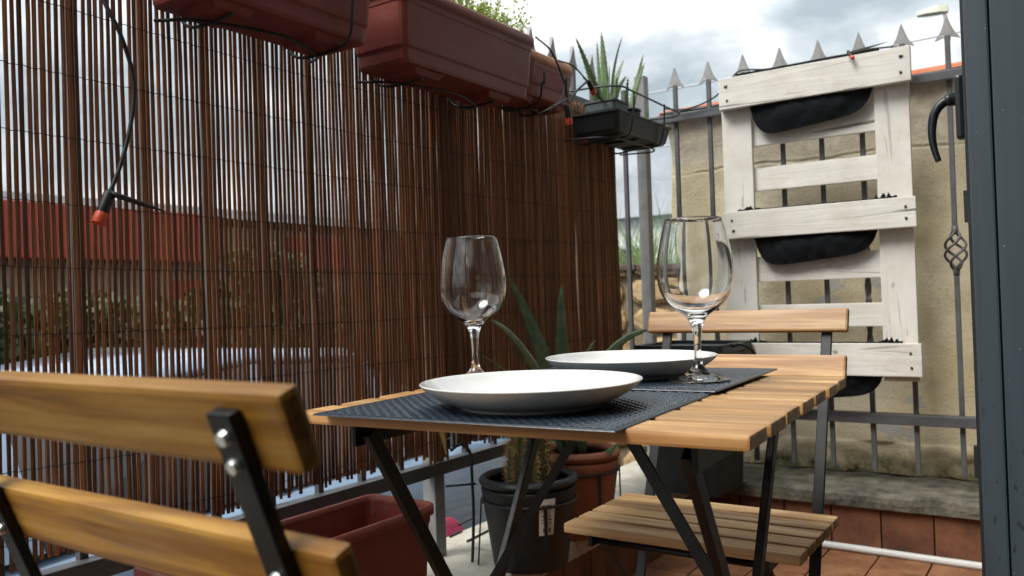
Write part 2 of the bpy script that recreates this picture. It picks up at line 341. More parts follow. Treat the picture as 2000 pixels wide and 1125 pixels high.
class MB:
    def __init__(s): s.v = []; s.f = []; s.sm = []
    def add(s, vs, fs, smooth=False):
        b = len(s.v); s.v += [Vector(p) for p in vs]
        for f in fs: s.f.append([b + i for i in f]); s.sm.append(smooth)
        return s
    def box(s, c, d, rot=None, bev=0.0):
        c = Vector(c); m = rot.to_matrix() if isinstance(rot, Euler) else (rot if rot is not None else Matrix.Identity(3))
        if bev <= 0:
            vs = [c + m @ Vector((x * d[0] / 2, y * d[1] / 2, z * d[2] / 2)) for x in (-1, 1) for y in (-1, 1) for z in (-1, 1)]
            return s.add(vs, [(0, 1, 3, 2), (4, 6, 7, 5), (0, 4, 5, 1), (2, 3, 7, 6), (0, 2, 6, 4), (1, 5, 7, 3)])
        bm = bmesh.new(); bmesh.ops.create_cube(bm, size=1.0)
        for v in bm.verts: v.co = Vector((v.co.x * d[0], v.co.y * d[1], v.co.z * d[2]))
        bmesh.ops.bevel(bm, geom=list(bm.edges), offset=bev, segments=2, affect='EDGES', profile=0.6)
        bm.verts.ensure_lookup_table(); bm.verts.index_update()
        s.add([c + m @ v.co for v in bm.verts], [[v.index for v in f.verts] for f in bm.faces]); bm.free(); return s
    def bar(s, a, b, wd, th, up=(0, 0, 1), bev=0.0):
        a, b = Vector(a), Vector(b); z = (b - a).normalized(); x = Vector(up).cross(z)
        if x.length < 1e-5: x = Vector((1, 0, 0)).cross(z)
        x.normalize(); y = z.cross(x); m = Matrix((x, y, z)).transposed()
        return s.box((a + b) / 2, (wd, th, (b - a).length), m, bev)
    def tube(s, pts, r, n=8, cap=True, smooth=True):
        pts = [Vector(p) for p in pts]; k = len(pts); rs = r if isinstance(r, (list, tuple)) else [r] * k
        vs = []; ref = None
        for i, p in enumerate(pts):
            t = (pts[min(i + 1, k - 1)] - pts[max(i - 1, 0)]).normalized()
            if ref is None: ref = t.orthogonal().normalized()
            ref = (ref - t * ref.dot(t)); ref = ref.normalized() if ref.length > 1e-6 else t.orthogonal().normalized()
            bi = t.cross(ref)
            for j in range(n):
                a = 2 * math.pi * j / n; vs.append(p + (ref * math.cos(a) + bi * math.sin(a)) * rs[i])
        fs = []
        for i in range(k - 1):
            for j in range(n):
                fs.append((i * n + j, i * n + (j + 1) % n, (i + 1) * n + (j + 1) % n, (i + 1) * n + j))
        s.add(vs, fs, smooth)
        if cap:
            b = len(s.v) - len(vs); s.f.append([b + j for j in range(n)][::-1]); s.sm.append(False)
            s.f.append([b + (k - 1) * n + j for j in range(n)]); s.sm.append(False)
        return s
    def rings(s, rings, closed_ends=(True, True), smooth=False):
        n = len(rings[0]); vs = [p for r in rings for p in r]; fs = []
        for i in range(len(rings) - 1):
            for j in range(n): fs.append((i * n + j, i * n + (j + 1) % n, (i + 1) * n + (j + 1) % n, (i + 1) * n + j))
        b = len(s.v); s.add(vs, fs, smooth)
        if closed_ends[0]: s.f.append([b + j for j in range(n)][::-1]); s.sm.append(False)
        if closed_ends[1]: s.f.append([b + (len(rings) - 1) * n + j for j in range(n)]); s.sm.append(False)
        return s
    def lathe(s, prof, c=(0, 0, 0), n=32, smooth=True, loop=False):
        c = Vector(c); rings = [[c + Vector((r * math.cos(2 * math.pi * j / n), r * math.sin(2 * math.pi * j / n), z)) for j in range(n)] for r, z in prof]
        if loop: rings.append(rings[0])
        return s.rings(rings, (not loop and prof[0][0] > 1e-5, not loop and prof[-1][0] > 1e-5), smooth)
    def extrude(s, poly, c, ax, ay, th):
        """flat outline (a, b) in axes ax, ay about c, thickness th"""
        c, ax, ay = Vector(c), Vector(ax), Vector(ay); nz = ax.cross(ay).normalized(); n = len(poly)
        vs = [c + ax * a + ay * b - nz * th / 2 for a, b in poly] + [c + ax * a + ay * b + nz * th / 2 for a, b in poly]
        return s.add(vs, [list(range(n))[::-1], [n + i for i in range(n)]] + [(i, (i + 1) % n, n + (i + 1) % n, n + i) for i in range(n)])
    def mesh(s, name, mat):
        me = bpy.data.meshes.new(name); me.from_pydata(s.v, [], s.f); me.polygons.foreach_set('use_smooth', s.sm); me.materials.append(M[mat]); me.update(); return me
    def build(s, name, mat, parent=None, local=False, origin=None):
        """vertices in world space unless local (then in the parent's space)"""
        if parent is not None and not local:
            inv = mw(parent).inverted(); s.v = [inv @ p for p in s.v]
        loc = None
        if origin == 'c':
            lo = [min(p[i] for p in s.v) for i in range(3)]; hi = [max(p[i] for p in s.v) for i in range(3)]
            loc = Vector([(a + b) / 2 for a, b in zip(lo, hi)]); s.v = [p - loc for p in s.v]
        o = bpy.data.objects.new(name, s.mesh(name, mat)); return reg(o, parent, loc)
def inst(name, me, parent, loc, rot=None):
    return reg(bpy.data.objects.new(name, me), parent, Vector(loc), rot)
def rrect(hx, hy, r, z, c=(0, 0), k=4):
    pts = []
    for qx, qy, a0 in ((1, 1, 0), (-1, 1, 90), (-1, -1, 180), (1, -1, 270)):
        for i in range(k + 1):
            a = R(a0 + 90 * i / k); pts.append(Vector((c[0] + qx * (hx - r) + r * math.cos(a), c[1] + qy * (hy - r) + r * math.sin(a), z)))
    return pts
def spline(pts, n=8):
    pts = [Vector(p) for p in pts]; P = [pts[0] * 2 - pts[1]] + pts + [pts[-1] * 2 - pts[-2]]; out = []
    for i in range(1, len(P) - 2):
        a, b, c, d = P[i - 1:i + 3]
        for k in range(n):
            t = k / n; out.append(0.5 * ((2 * b) + (c - a) * t + (2 * a - 5 * b + 4 * c - d) * t * t + (3 * b - a - 3 * c + d) * t ** 3))
    out.append(pts[-1]); return out

# ================================================================== SETTING
g = MB().box((-10, 20, -0.9), (160, 160, 0.2)).build('street_ground', 'asphalt'); tag(g, kind='structure')
g = MB().box((-1.85, 4.0, -0.74), (0.7, 40, 0.12)).build('pavement', 'pavement'); tag(g, kind='structure')
g = MB().box((-7.6, 6.0, -0.72), (1.4, 60, 0.16)).build('far_pavement', 'pavement'); tag(g, kind='structure')

# terrace floor: a slab with single clay tiles on it
floor = MB().box((0.9, 1.05, -0.075), (4.1, 3.6, 0.13)).build('terrace_floor', 'grout'); tag(floor, kind='structure')
tile_me = [MB().box((0, 0, 0), (0.1455, 0.1455, 0.012), None, 0.0018).mesh('tile', 'clay_tile') for _ in range(1)][0]
for i in range(8):
    for j in range(20):
        inst('tile', tile_me, floor, (-1.075 + i * 0.15, 2.735 - j * 0.15, -0.006 + random.uniform(-.0008, .0008)), (random.uniform(-.004, .004), random.uniform(-.004, .004), random.choice((0, 1, 2, 3)) * math.pi / 2))

# low parapet that carries the railings
lp = thing('parapet_wall', 'low parapet with pale slabs and clay tile face under the reed screen', 'parapet', (-1.29, 1.1, 0))
MB().box((-1.3, 1.15, -0.33), (0.29, 3.9, 0.94)).build('core', 'mortar', lp)
y = -0.72
for k in range(8):
    MB().box((-1.3, y + 0.247, 0.1675), (0.335, 0.488, 0.045), None, 0.004).build('slab', 'pale_slab', lp, origin='c'); y += 0.495
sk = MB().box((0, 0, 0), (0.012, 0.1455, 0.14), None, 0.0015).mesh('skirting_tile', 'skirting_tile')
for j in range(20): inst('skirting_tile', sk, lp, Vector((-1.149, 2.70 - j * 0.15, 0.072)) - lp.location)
bp = thing('parapet_wall', 'low parapet with mossy stone ledge below the cream wall', 'parapet', (-0.4, 2.97, 0))
MB().box((-0.12, 2.985, -0.33), (2.02, 0.31, 0.94)).build('core', 'mortar', bp)
x = -1.13
for k, wd in enumerate((1.5, 0.5)):
    b = MB(); nx = int(wd / 0.02)
    vs = []; fs = []
    sec = [(2.79, .1455), (2.787, .165), (2.789, .184), (2.797, .191), (2.86, .192), (2.93, .190), (3.0, .191), (3.06, .187), (3.13, .186), (3.13, .1455)]
    rr = []
    for i in range(nx + 1):
        xx = x + wd * i / nx; ring = []
        for (yy, zz) in sec:
            q = noise.noise(Vector((xx * 9, yy * 12, zz * 12))) * .006 + noise.noise(Vector((xx * 40, yy * 40, zz * 40))) * .003
            ring.append(Vector((xx, yy + (q if yy < 2.8 else 0), zz + (q if zz > .15 else 0))))
        rr.append(ring)
    b.rings(rr, (True, True)).build('ledge_stone', 'mossy_slab', bp, origin='c'); x += wd + 0.004
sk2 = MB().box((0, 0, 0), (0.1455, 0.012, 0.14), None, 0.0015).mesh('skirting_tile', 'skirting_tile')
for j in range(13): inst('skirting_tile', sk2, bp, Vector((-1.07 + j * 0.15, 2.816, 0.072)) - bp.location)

# cream wall behind the back railing
wl = thing('plaster_wall', 'cream plaster wall with stained top behind the grey railing', 'wall', (-0.3, 3.2, 0))
b = MB(); nx, nz = 260, 300; x0, x1, z0, z1 = -1.335, 1.2, 0.19, 1.535
vs = []; fs = []
for i in range(nx + 1):
    for k in range(nz + 1):
        X_ = x0 + (x1 - x0) * i / nx; Z_ = z0 + (z1 - z0) * k / nz
        d = noise.noise(Vector((X_ * 3, 0, Z_ * 3))) * .006 + noise.noise(Vector((X_ * 14, 3, Z_ * 14))) * .003
        # eroded joint near the top and crumbling foot
        jl = 1.31 + .03 * noise.noise(Vector((X_ * 2.2, 9, 0))) + .010 * noise.noise(Vector((X_ * 13, 9, 0))); d += .007 * max(0, 1 - abs(Z_ - jl) / .006) * (0.4 + 0.6 * (noise.noise(Vector((X_ * 5, 4, 4))) > -.15))
        if Z_ > jl + .01: d += .002
        if Z_ < .30: d += .02 * (noise.noise(Vector((X_ * 9, 1, Z_ * 16)))) + .012 * (.30 - Z_) / .1 * (1 if noise.noise(Vector((X_ * 4, 2, Z_ * 6))) > 0 else .2)
        if i == 0: d += 0.02 * noise.noise(Vector((1, 5, Z_ * 10)))
        vs.append((X_ + (0.02 * noise.noise(Vector((1, 7, Z_ * 9))) if i == 0 else 0), 3.115 + d, Z_))
for i in range(nx):
    for k in range(nz): q = i * (nz + 1) + k; fs.append((q, q + nz + 1, q + nz + 2, q + 1))
b.add(vs, fs, True).build('plaster', 'cream_plaster', wl)
b = MB()
edge = [Vector(v) for v in vs[:nz + 1]]
ring = [[p, Vector((p.x - .004 * math.sin(i * .9), 3.36, p.z))] for i, p in enumerate(edge)]
q = []
for i in range(len(ring) - 1): b.add([ring[i][0], ring[i][1], ring[i + 1][1], ring[i + 1][0]], [(0, 1, 2, 3)])
b.build('rubble_end', 'sandstone', wl)
MB().box((-0.06, 3.25, 0.66), (2.48, 0.2, 1.74)).build('core', 'mortar', wl)
ct = []
for k in range(9):   # terracotta coping tiles
    xx = -1.36 + k * 0.29; prof = []
    for i in range(9):
        a = math.pi * i / 8; prof.append((xx, 3.23 - .17 * math.cos(a), 1.535 + .045 * math.sin(a)))
    r0 = [Vector(p) for p in prof]; r1 = [Vector((p[0] + .30, p[1], p[2] + .004)) for p in prof]
    bb = MB(); bb.rings([r0 + [Vector((xx, 3.40, 1.53)), Vector((xx, 3.06, 1.53))], r1 + [Vector((xx + .3, 3.40, 1.53)), Vector((xx + .3, 3.06, 1.53))]], (True, True)).build('coping_tile', 'roof_tile', wl, origin='c')

# house with the doorway the camera looks out of (behind and right of the view)
hs = thing('house_wall', 'beige house wall with doorway beside the dark door leaf', 'house', (0.12, 2.3, 0))
MB().box((0.16, 2.32, 1.4), (0.24, 1.58, 2.8)).build('wall', 'house_plaster', hs)
MB().box((0.16, -2.4, 1.4), (0.24, 3.2, 2.8)).build('wall', 'house_plaster', hs)
MB().box((0.16, 0.365, 2.55), (0.24, 2.33, 0.5)).build('lintel', 'house_plaster', hs)
MB().box((1.8, 0.3, 2.9), (4.2, 8.0, 0.2)).build('roof', 'pale_roof', hs)
MB().box((3.0, 0.3, 1.35), (0.1, 5.0, 2.9)).build('room_back', 'room_plaster', hs)
MB().box((1.66, 2.75, 1.35), (2.76, 0.1, 2.9)).build('room_side', 'room_plaster', hs)
MB().box((1.66, -2.2, 1.35), (2.76, 0.1, 2.9)).build('room_side', 'room_plaster', hs)

# ================================================================== RAILINGS
SPEAR = [(-.009, -.014), (-.0095, -.004), (-.035, -.014), (-.0345, -.009), (-.025, .003), (-.0165, .018), (-.0105, .034), (-.005, .050), (0, .064),
         (.005, .050), (.0105, .034), (.0165, .018), (.025, .003), (.0345, -.009), (.035, -.014), (.0095, -.004), (.009, -.014)]
def spear_mesh(ax, nm):
    b = MB(); n = len(SPEAR); A = Vector(ax); T = Vector((0, 0, 1)).cross(A)
    # thick along the middle, thin at the edges
    f = [A * a + Vector((0, 0, z)) - T * (.0065 * (1 - abs(a) / .04)) for a, z in SPEAR]; k = [A * a + Vector((0, 0, z)) + T * (.0065 * (1 - abs(a) / .04)) for a, z in SPEAR]
    b.add(f + k, [list(range(n)), [2 * n - 1 - i for i in range(n)]] + [(i, n + i, n + (i + 1) % n, (i + 1) % n) for i in range(n)])
    return b.mesh(nm, 'spear_paint')
ra = thing('spear_railing', 'grey iron spear railing mounted before the cream wall', 'railing', (-0.6, 2.93, 0.19))
SX = spear_mesh((1, 0, 0), 'spear_head'); SY = spear_mesh((0, 1, 0), 'spear_head')
BX = [-1.228 + 0.1297 * k for k in range(11)]
barm = MB().box((0, 0, 0), (0.015, 0.015, 1.375), None, 0.002).mesh('bar', 'grey_iron')
twist = MB()
rr = []
for i in range(60):
    z = -.6875 + 1.375 * i / 59; zz = z + .9275
    a = (max(0, min(1, (zz - .62) / .36))) * math.pi * 3
    rr.append([Vector((math.cos(a + R(45 + 90 * q)) * .0106, math.sin(a + R(45 + 90 * q)) * .0106, z)) for q in range(4)])
twm = twist.rings(rr).mesh('bar', 'grey_iron')
for k, X_ in enumerate(BX):
    zc = 0.24 + 1.375 / 2
    if k == 7:      # bar with a forged basket
        b1 = MB().box((X_, 2.93, (0.24 + 0.885) / 2), (0.015, 0.015, 0.645), None, .002).build('bar', 'grey_iron', ra, origin='c')
        MB().box((X_, 2.93, (1.0 + 1.615) / 2), (0.015, 0.015, 0.615), None, .002).build('bar', 'grey_iron', ra, origin='c')
        bk = MB()
        for q in range(4):
            pts = []
            for i in range(25):
                t = i / 24; a = q * math.pi / 2 + t * math.pi * 1.5; rad = .005 + .027 * math.sin(math.pi * t) ** .9
                pts.append((X_ + math.cos(a) * rad, 2.93 + math.sin(a) * rad, .882 + t * .122))
            bk.tube(pts, .0042, 7)
        bk.lathe([(.0095, .865), (.0105, .885), (.006, .893)], (X_, 2.93, 0), 10); bk.lathe([(.006, .993), (.0105, 1.0), (.0095, 1.02)], (X_, 2.93, 0), 10)
        bk.build('basket', 'grey_iron', ra); par = b1; off = Vector((0, 0, 1.615 - (0.24 + 0.885) / 2))
    else:
        par = inst('bar', twm if k in (2, 5) else barm, ra, Vector((X_, 2.93, zc)) - ra.location); off = Vector((0, 0, 1.375 / 2))
    inst('spear_head', SX, par, off)
MB().box((-0.58, 2.918, 1.487), (1.56, 0.04, 0.030), None, .003).build('rail', 'grey_iron', ra, origin='c')
MB().box((-0.58, 2.918, 0.412), (1.56, 0.04, 0.034), None, .003).build('rail', 'grey_iron', ra, origin='c')
MB().box((-1.365, 2.93, 0.93), (0.04, 0.04, 1.48), None, .003).build('post', 'grey_iron_light', ra, origin='c')

rl = thing('spear_railing', 'grey iron spear railing that carries the reed screen along the street', 'railing', (-1.38, 1.4, 0.19))
YS = [2.57 - 0.1305 * k for k in range(18)]
barn = MB().box((0, 0, 0), (0.015, 0.015, 1.215), None, 0.002).mesh('bar', 'grey_iron')
for k, Y_ in enumerate(YS):
    if k in (7, 16):
        MB().box((-1.385, Y_ - .005, 0.8), (0.04, 0.04, 1.22), None, .003).build('post', 'grey_iron_light', rl, origin='c')
        pp = MB().box((-1.385, Y_ - .005, 1.55), (0.015, 0.015, 0.13), None, .002).build('bar', 'grey_iron', rl, origin='c'); inst('spear_head', SY, pp, (0, 0, .065)); continue
    par = inst('bar', barn, rl, Vector((-1.385, Y_, 0.40 + .6075)) - rl.location); inst('spear_head', SY, par, (0, 0, .6075))
MB().box((-1.385, 2.815, 1.0), (0.015, 0.015, 1.2), None, .002).build('bar', 'grey_iron', rl, origin='c')
MB().box((-1.37, 1.36, 1.487), (0.032, 3.1, 0.030), None, .003).build('rail', 'grey_iron', rl, origin='c')
MB().box((-1.37, 1.36, 0.415), (0.032, 3.1, 0.034), None, .003).build('rail', 'grey_iron', rl, origin='c')

# ================================================================== REED SCREEN
rs = thing('reed_screen', 'brown reed screen of upright split canes tied to the street railing', 'screen', (-1.342, 1.45, 0.45))
SCX = -1.342
def sway(y, z):
    return .36 * (.0055 * noise.noise(Vector((y * 7.0, z * 1.7, 1.3))) + .0042 * noise.noise(Vector((y * 21, z * 3.1, 5.7))) + .0022 * noise.noise(Vector((y * 61, z * 5, 2.2))))
y = 0.28; k = 0
while y < 2.645:
    dense = min(1, max(0, (y - 1.25) / .7))
    pitch = random.uniform(.0106, .0116) * (1 - .22 * dense); r = random.uniform(.0031, .0038)
    if random.random() < .07: r *= 1.25
    zb = .462 + random.uniform(-.012, .008); zt = 1.468 + random.uniform(-.006, .01)
    if y > 1.58 and y < 1.66: zb -= .02
    tl = random.gauss(0, .0011); pts = []
    NS = 12
    kink = random.gauss(0, .0035) if random.random() < .06 else 0.0; kz = random.uniform(.6, 1.3)
    if random.random() < .03: zb += random.uniform(.02, .06)
    for i in range(NS + 1):
        z = zb + (zt - zb) * i / NS
        pts.append((SCX + .003 * noise.noise(Vector((y * 5, z * 2, 8))) + random.uniform(-.0007, .0007), y + sway(y, z) + kink * max(0, 1 - abs(z - kz) / .25) + tl * (z - .95) * 2 + random.uniform(-.0004, .0004), z))
    MB().tube(pts, [r * (1 + .12 * noise.noise(Vector((k * 3.3, i * .8, 0)))) for i in range(NS + 1)], 6).build('cane', 'reed', rs)
    y += pitch; k += 1
for q in range(10):
    z0_ = 1.440 - q * .1045; pts = []
    for i in range(240):
        yy = .28 + 2.36 * i / 239
        z = z0_ + .010 * noise.noise(Vector((yy * 1.4, q * 3.1, 0))) + .0012 * math.sin(i * 2.1) - .010 * math.sin((yy - .3) * 1.3)
        pts.append((SCX + .0048 + .0010 * math.sin(i * 1.9), yy, z))
    MB().tube(pts, .00075, 4).build('binding_wire', 'binding_wire', rs)
for (yy, zz) in ((1.03, .56), (1.66, .49)):
    MB().tube(spline([(SCX + .006, yy - .012, zz), (SCX + .012, yy, zz + .003), (SCX + .006, yy + .012, zz)], 5), .0012, 5).build('tie', 'bolt_metal', rs)

# ================================================================== PLANTERS
def trough(name, label, c, hx, hy, z0, z1, rad, group=None, soil=0.03, open_empty=False, rim_mat='planter_rim'):
    t = thing(name, label, 'planter', (c[0], c[1], z0), 0, group)
    h = z1 - z0
    lv = [(.80, .90, z0), (.815, .91, z0 + .006), (.83, .915, z0 + .030), (.865, .935, z0 + .036), (.94, .965, z1 - .038), (.955, .972, z1 - .036), (.965, .978, z1 - .018)]
    b = MB(); b.rings([rrect(hx * a, hy * q, rad * a, z, c) for a, q, z in lv], (True, False))
    inner = [(.93, .955, z1 - .01), (.90, .94, z1 - .04), (.84, .915, z0 + .05)]
    b.rings([rrect(hx * a, hy * q, rad * a, z, c) for a, q, z in inner], (False, True)); b.build('body', 'planter_red', t)
    rim = [(.95, .972, z1 - .022), (1.0, 1.0, z1 - .020), (1.005, 1.002, z1 - .010), (1.0, 1.0, z1), (.975, .988, z1 + .003), (.93, .965, z1), (.925, .955, z1 - .022)]
    rr = [rrect(hx * a, hy * q, rad, z, c) for a, q, z in rim]; MB().rings(rr + [rr[0]], (False, False), True).build('rim', rim_mat, t)
    for s in (-1, 1):   # moulded feet under the box
        MB().rings([rrect(hx * .55, hy * .16, rad * .3, z0 - .012, (c[0], c[1] + s * hy * .52)), rrect(hx * .66, hy * .2, rad * .3, z0 + .002, (c[0], c[1] + s * hy * .52))]).build('foot', 'planter_red', t)
    if not open_empty:
        MB().rings([rrect(hx * .92, hy * .95, rad, z1 - soil - .01, c), rrect(hx * .92, hy * .95, rad, z1 - soil, c)]).build('soil', 'soil', t)
    return t
GP = 'window boxes hung along the street railing'
p1 = trough('planter_box', 'terracotta trough at the top left corner, partly out of view above the reed screen', (-1.235, 1.035), .085, .215, 1.358, 1.52, .02, GP)
p2 = trough('planter_box', 'large terracotta trough with green sprigs hanging at top centre', (-1.235, 1.578), .085, .265, 1.350, 1.512, .02, GP)
p3 = trough('planter_box', 'small round-ended terracotta trough hung between the sprig trough and the aloe tray', (-1.265, 1.985), .075, .155, 1.385, 1.50, .062, GP, rim_mat='faded_rim')
p4 = trough('planter_box', 'empty terracotta trough standing low on the parapet behind the near chair', (-1.235, 1.08), .095, .29, .192, .412, .022, None, open_empty=True)

def holder(label, c, hx, y0, y1, z0, z1, fronts):
    t = thing('wire_holder', label, 'planter holder', (c, (y0 + y1) / 2, z0), 0, 'black wire planter holders')
    for yy in (y0, y1):
        pts = [(-1.36, yy, z1 + .03), (-1.338, yy, z1 - .02), (-1.335, yy, z0 + .02), (c - hx * .7, yy, z0 - .016), (c + hx * .6, yy, z0 - .016)]
        if yy in fronts: pts += [(c + hx * .93, yy, z0 + .004), (c + hx + .001, yy, z0 + .04), (c + hx + .008, yy, z1 - .03), (c + hx + .009, yy, z1 + .004)]
        MB().tube(spline(pts, 6), .0032, 7).build('hook', 'black_wire', t)
    MB().tube(spline([(-1.335, y0 - .05, z0 - .008), (c - hx * .2, y0 - .02, z0 - .019), (c + hx * .3, (y0 + y1) / 2, z0 - .018), (c - hx * .2, y1, z0 - .019), (-1.335, y1 + .06, z0 - .004)], 8), .0032, 7).build('cross_wire', 'black_wire', t)
    return t
holder('black wire holder gripping the trough at the top left corner', -1.235, .085, .92, 1.17, 1.358, 1.5, (1.17,))
holder('black wire holder under the large sprig trough', -1.235, .08, 1.42, 1.70, 1.347, 1.49, ())
holder('black wire holder under the small round-ended trough', -1.265, .072, 1.93, 2.02, 1.382, 1.45, (1.93,))

def sprigs(label, c, hx, hy, z, n, hgt, mat='sprig_leaf'):
    t = thing('sprig_plant', label, 'plant', (c[0], c[1], z))
    st = MB(); lf = MB()
    for i in range(n):
        b = Vector((c[0] + random.uniform(-hx, hx), c[1] + random.uniform(-hy, hy), z)); h = hgt * random.uniform(.5, 1.15)
        tip = b + Vector((random.gauss(0, .02), random.gauss(0, .025), h)); mid = (b + tip) / 2 + Vector((random.gauss(0, .008), random.gauss(0, .008), 0))
        st.tube([b, mid, tip], [.0009, .0007, .0004], 3, False)
        for k in range(16):
            q = random.uniform(.25, 1); p = b.lerp(tip, q) + Vector((random.gauss(0, .007), random.gauss(0, .007), random.gauss(0, .004)))
            d = Vector((random.gauss(0, 1), random.gauss(0, 1), random.gauss(.4, .8))).normalized(); s_ = d.orthogonal().normalized(); l = random.uniform(.005, .011); wd = l * .36
            lf.add([p, p + d * l * .5 + s_ * wd, p + d * l, p + d * l * .5 - s_ * wd], [(0, 1, 2, 3)])
    a = st.build('stems', 'sprig_leaf', t); tag(a, kind='stuff'); a = lf.build('leaves', mat, t); tag(a, kind='stuff')
sprigs('yellow green wispy sprigs growing out of the large hanging trough', (-1.235, 1.64), .06, .19, 1.48, 260, .115)

# ------------------------------------------------------------------ tray with little pots
tr = thing('plant_tray', 'black plastic tray holding small aloe pots in the railing corner', 'tray', (-1.235, 2.49, 1.345))
b = MB(); c0 = (-1.235, 2.49)
b.rings([rrect(.075, .180, .02, 1.345, c0), rrect(.080, .186, .022, 1.352, c0), rrect(.088, .205, .022, 1.40, c0), rrect(.093, .21, .022, 1.402, c0), rrect(.093, .21, .022, 1.406, c0), rrect(.084, .20, .02, 1.405, c0), rrect(.074, .18, .02, 1.356, c0)], (True, True)).build('dish', 'tray_plastic', tr)
for yy in (2.36, 2.49, 2.62): MB().box((-1.235, yy, 1.343), (.12, .03, .008), None, .002).build('base_rib', 'tray_plastic', tr)
wf = thing('wire_basket', 'black wire frame around the aloe tray in the corner', 'planter holder', (-1.24, 2.49, 1.33))
MB().tube(spline([(-1.36, 2.25, 1.475), (-1.20, 2.26, 1.475), (-1.135, 2.29, 1.472), (-1.13, 2.36, 1.470), (-1.13, 2.6, 1.464), (-1.13, 2.72, 1.458), (-1.2, 2.75, 1.458), (-1.36, 2.75, 1.47)], 6), .0032, 7).build('top_wire', 'black_wire', wf)
for yy in (2.37, 2.60):
    MB().tube(spline([(-1.13, yy, 1.470), (-1.134, yy, 1.40), (-1.148, yy, 1.345), (-1.17, yy, 1.334), (-1.25, yy, 1.333), (-1.335, yy, 1.34), (-1.345, yy, 1.47)], 6), .0032, 7).build('side_wire', 'black_wire', wf)
MB().tube(spline([(-1.34, 2.30, 1.337), (-1.2, 2.32, 1.330), (-1.18, 2.48, 1.330), (-1.2, 2.66, 1.330), (-1.34, 2.68, 1.337)], 6), .003, 6).build('base_wire', 'black_wire', wf)

def pot(name, label, cat, c, rb, rt, z0, z1, mat, rimh=.012, group=None, n=36, soil=True, squareish=False):
    t = thing(name, label, cat, (c[0], c[1], z0), 0, group)
    h = z1 - z0
    if squareish:
        MB().rings([rrect(rb, rb, .012, z0, c), rrect(rt * .955, rt * .955, .013, z1 - h * .35, c), rrect(rt * .98, rt * .98, .013, z1 - h * .34, c), rrect(rt, rt, .013, z1 - .006, c), rrect(rt * 1.07, rt * 1.07, .015, z1 - .005, c), rrect(rt * 1.07, rt * 1.07, .015, z1, c), rrect(rt * .95, rt * .95, .012, z1, c), rrect(rt * .9, rt * .9, .012, z1 - h * .25, c)], (True, True)).build('body', mat, t)
    else:
        MB().lathe([(0, z0), (rb, z0), (rb * 1.03, z0 + .004), (rt * .955, z1 - rimh * 1.6), (rt * .965, z1 - rimh * 1.3), (rt * .93, z1 - rimh), (rt * .91, z1 - h * .2), (0, z1 - h * .2)], (c[0], c[1], 0), n).build('body', mat, t)
        r_ = rimh / 2; MB().lathe([(rt - r_ + r_ * 1.1 * math.cos(2 * math.pi * i / 10), z1 - r_ + r_ * math.sin(2 * math.pi * i / 10)) for i in range(10)], (c[0], c[1], 0), n, True, True).build('rim', mat, t)
    if soil: MB().lathe([(0, z1 - h * .19), (rt * .9, z1 - h * .19)], (c[0], c[1], 0), n).build('soil', 'soil', t)
    return t
GQ = 'small pots standing in the corner tray'
pot('plant_pot', 'largest grey square pot in the corner tray, full of aloe leaves', 'pot', (-1.235, 2.385), .042, .054, 1.362, 1.452, 'grey_pot', group=GQ, squareish=True)
pot('plant_pot', 'black round pot between the two grey pots in the tray', 'pot', (-1.225, 2.515), .033, .045, 1.362, 1.452, 'black_pot', group=GQ)
pot('plant_pot', 'smallest grey pot at the far end of the tray', 'pot', (-1.21, 2.615), .024, .034, 1.362, 1.425, 'grey_pot', group=GQ)

def leaf(base, tip, wd, mat, parent, bow=None, th=.35, n=10, teeth=0):
    base, tip = Vector(base), Vector(tip); ax = tip - base; L_ = ax.length
    bow = Vector(bow) if bow is not None else Vector((0, 0, 0))
    view = Vector((random.gauss(0, .5), random.gauss(0, .5), random.gauss(0, .2))) + Vector((.56, -.83, 0)) * .9
    rings = []
    for i in range(n + 1):
        t = i / n; p = base + ax * t + bow * (4 * t * (1 - t))
        tn = (ax + bow * (4 - 8 * t)).normalized(); s_ = tn.cross(view).normalized(); u = s_.cross(tn).normalized()
        w_ = wd * (1 - t) ** .62 * (1 + .12 * math.sin(t * 3)) + .0005
        rings.append([p + s_ * w_, p + u * w_ * th * .25 + s_ * w_ * .5, p + u * w_ * th * .1, p + u * w_ * th * .25 - s_ * w_ * .5, p - s_ * w_, p - u * w_ * th * 1.6])
    b = MB(); b.rings(rings, (True, True), True)
    if teeth:
        for i in range(2, teeth):
            t = i / teeth; k = min(n - 1, int(t * n)); f = t * n - k
            for s in (0, 4):
                p = rings[k][s].lerp(rings[k + 1][s], f); c_ = rings[k][2].lerp(rings[k + 1][2], f); o_ = (p - c_).normalized() * .0035 + ax.normalized() * .002; q = ax.normalized() * .002
                b.add([p - q, p + q, p + o_], [(0, 1, 2)])
    return b.build('leaf', mat, parent)
al = thing('aloe_plant', 'tall pale green aloe in the largest tray pot', 'aloe', (-1.235, 2.385, 1.44))
for (tx_, ty_, X_, wd) in ((1123, 71, -1.27, .0125), (1174, 62, -1.25, .0145), (1166, 80, -1.30, .008), (1216, 70, -1.19, .013), (1190, 124, -1.22, .010), (1224, 148, -1.20, .010), (1150, 130, -1.24, .011), (1219, 116, -1.27, .010), (1137, 150, -1.21, .009), (1205, 150, -1.17, .008)):
    tip = at(tx_, ty_, X=X_); bs = Vector((-1.235, 2.385, 1.44)) + Vector(((X_ + 1.235) * .4, (tip.y - 2.385) * .22, 0))
    leaf(bs, tip, wd, 'aloe_pale', al, (random.gauss(0, .004), (tip.y - bs.y) * -.12, .003), teeth=14)
al = thing('aloe_plant', 'slim aloe with upright leaves in the black tray pot', 'aloe', (-1.225, 2.515, 1.44))
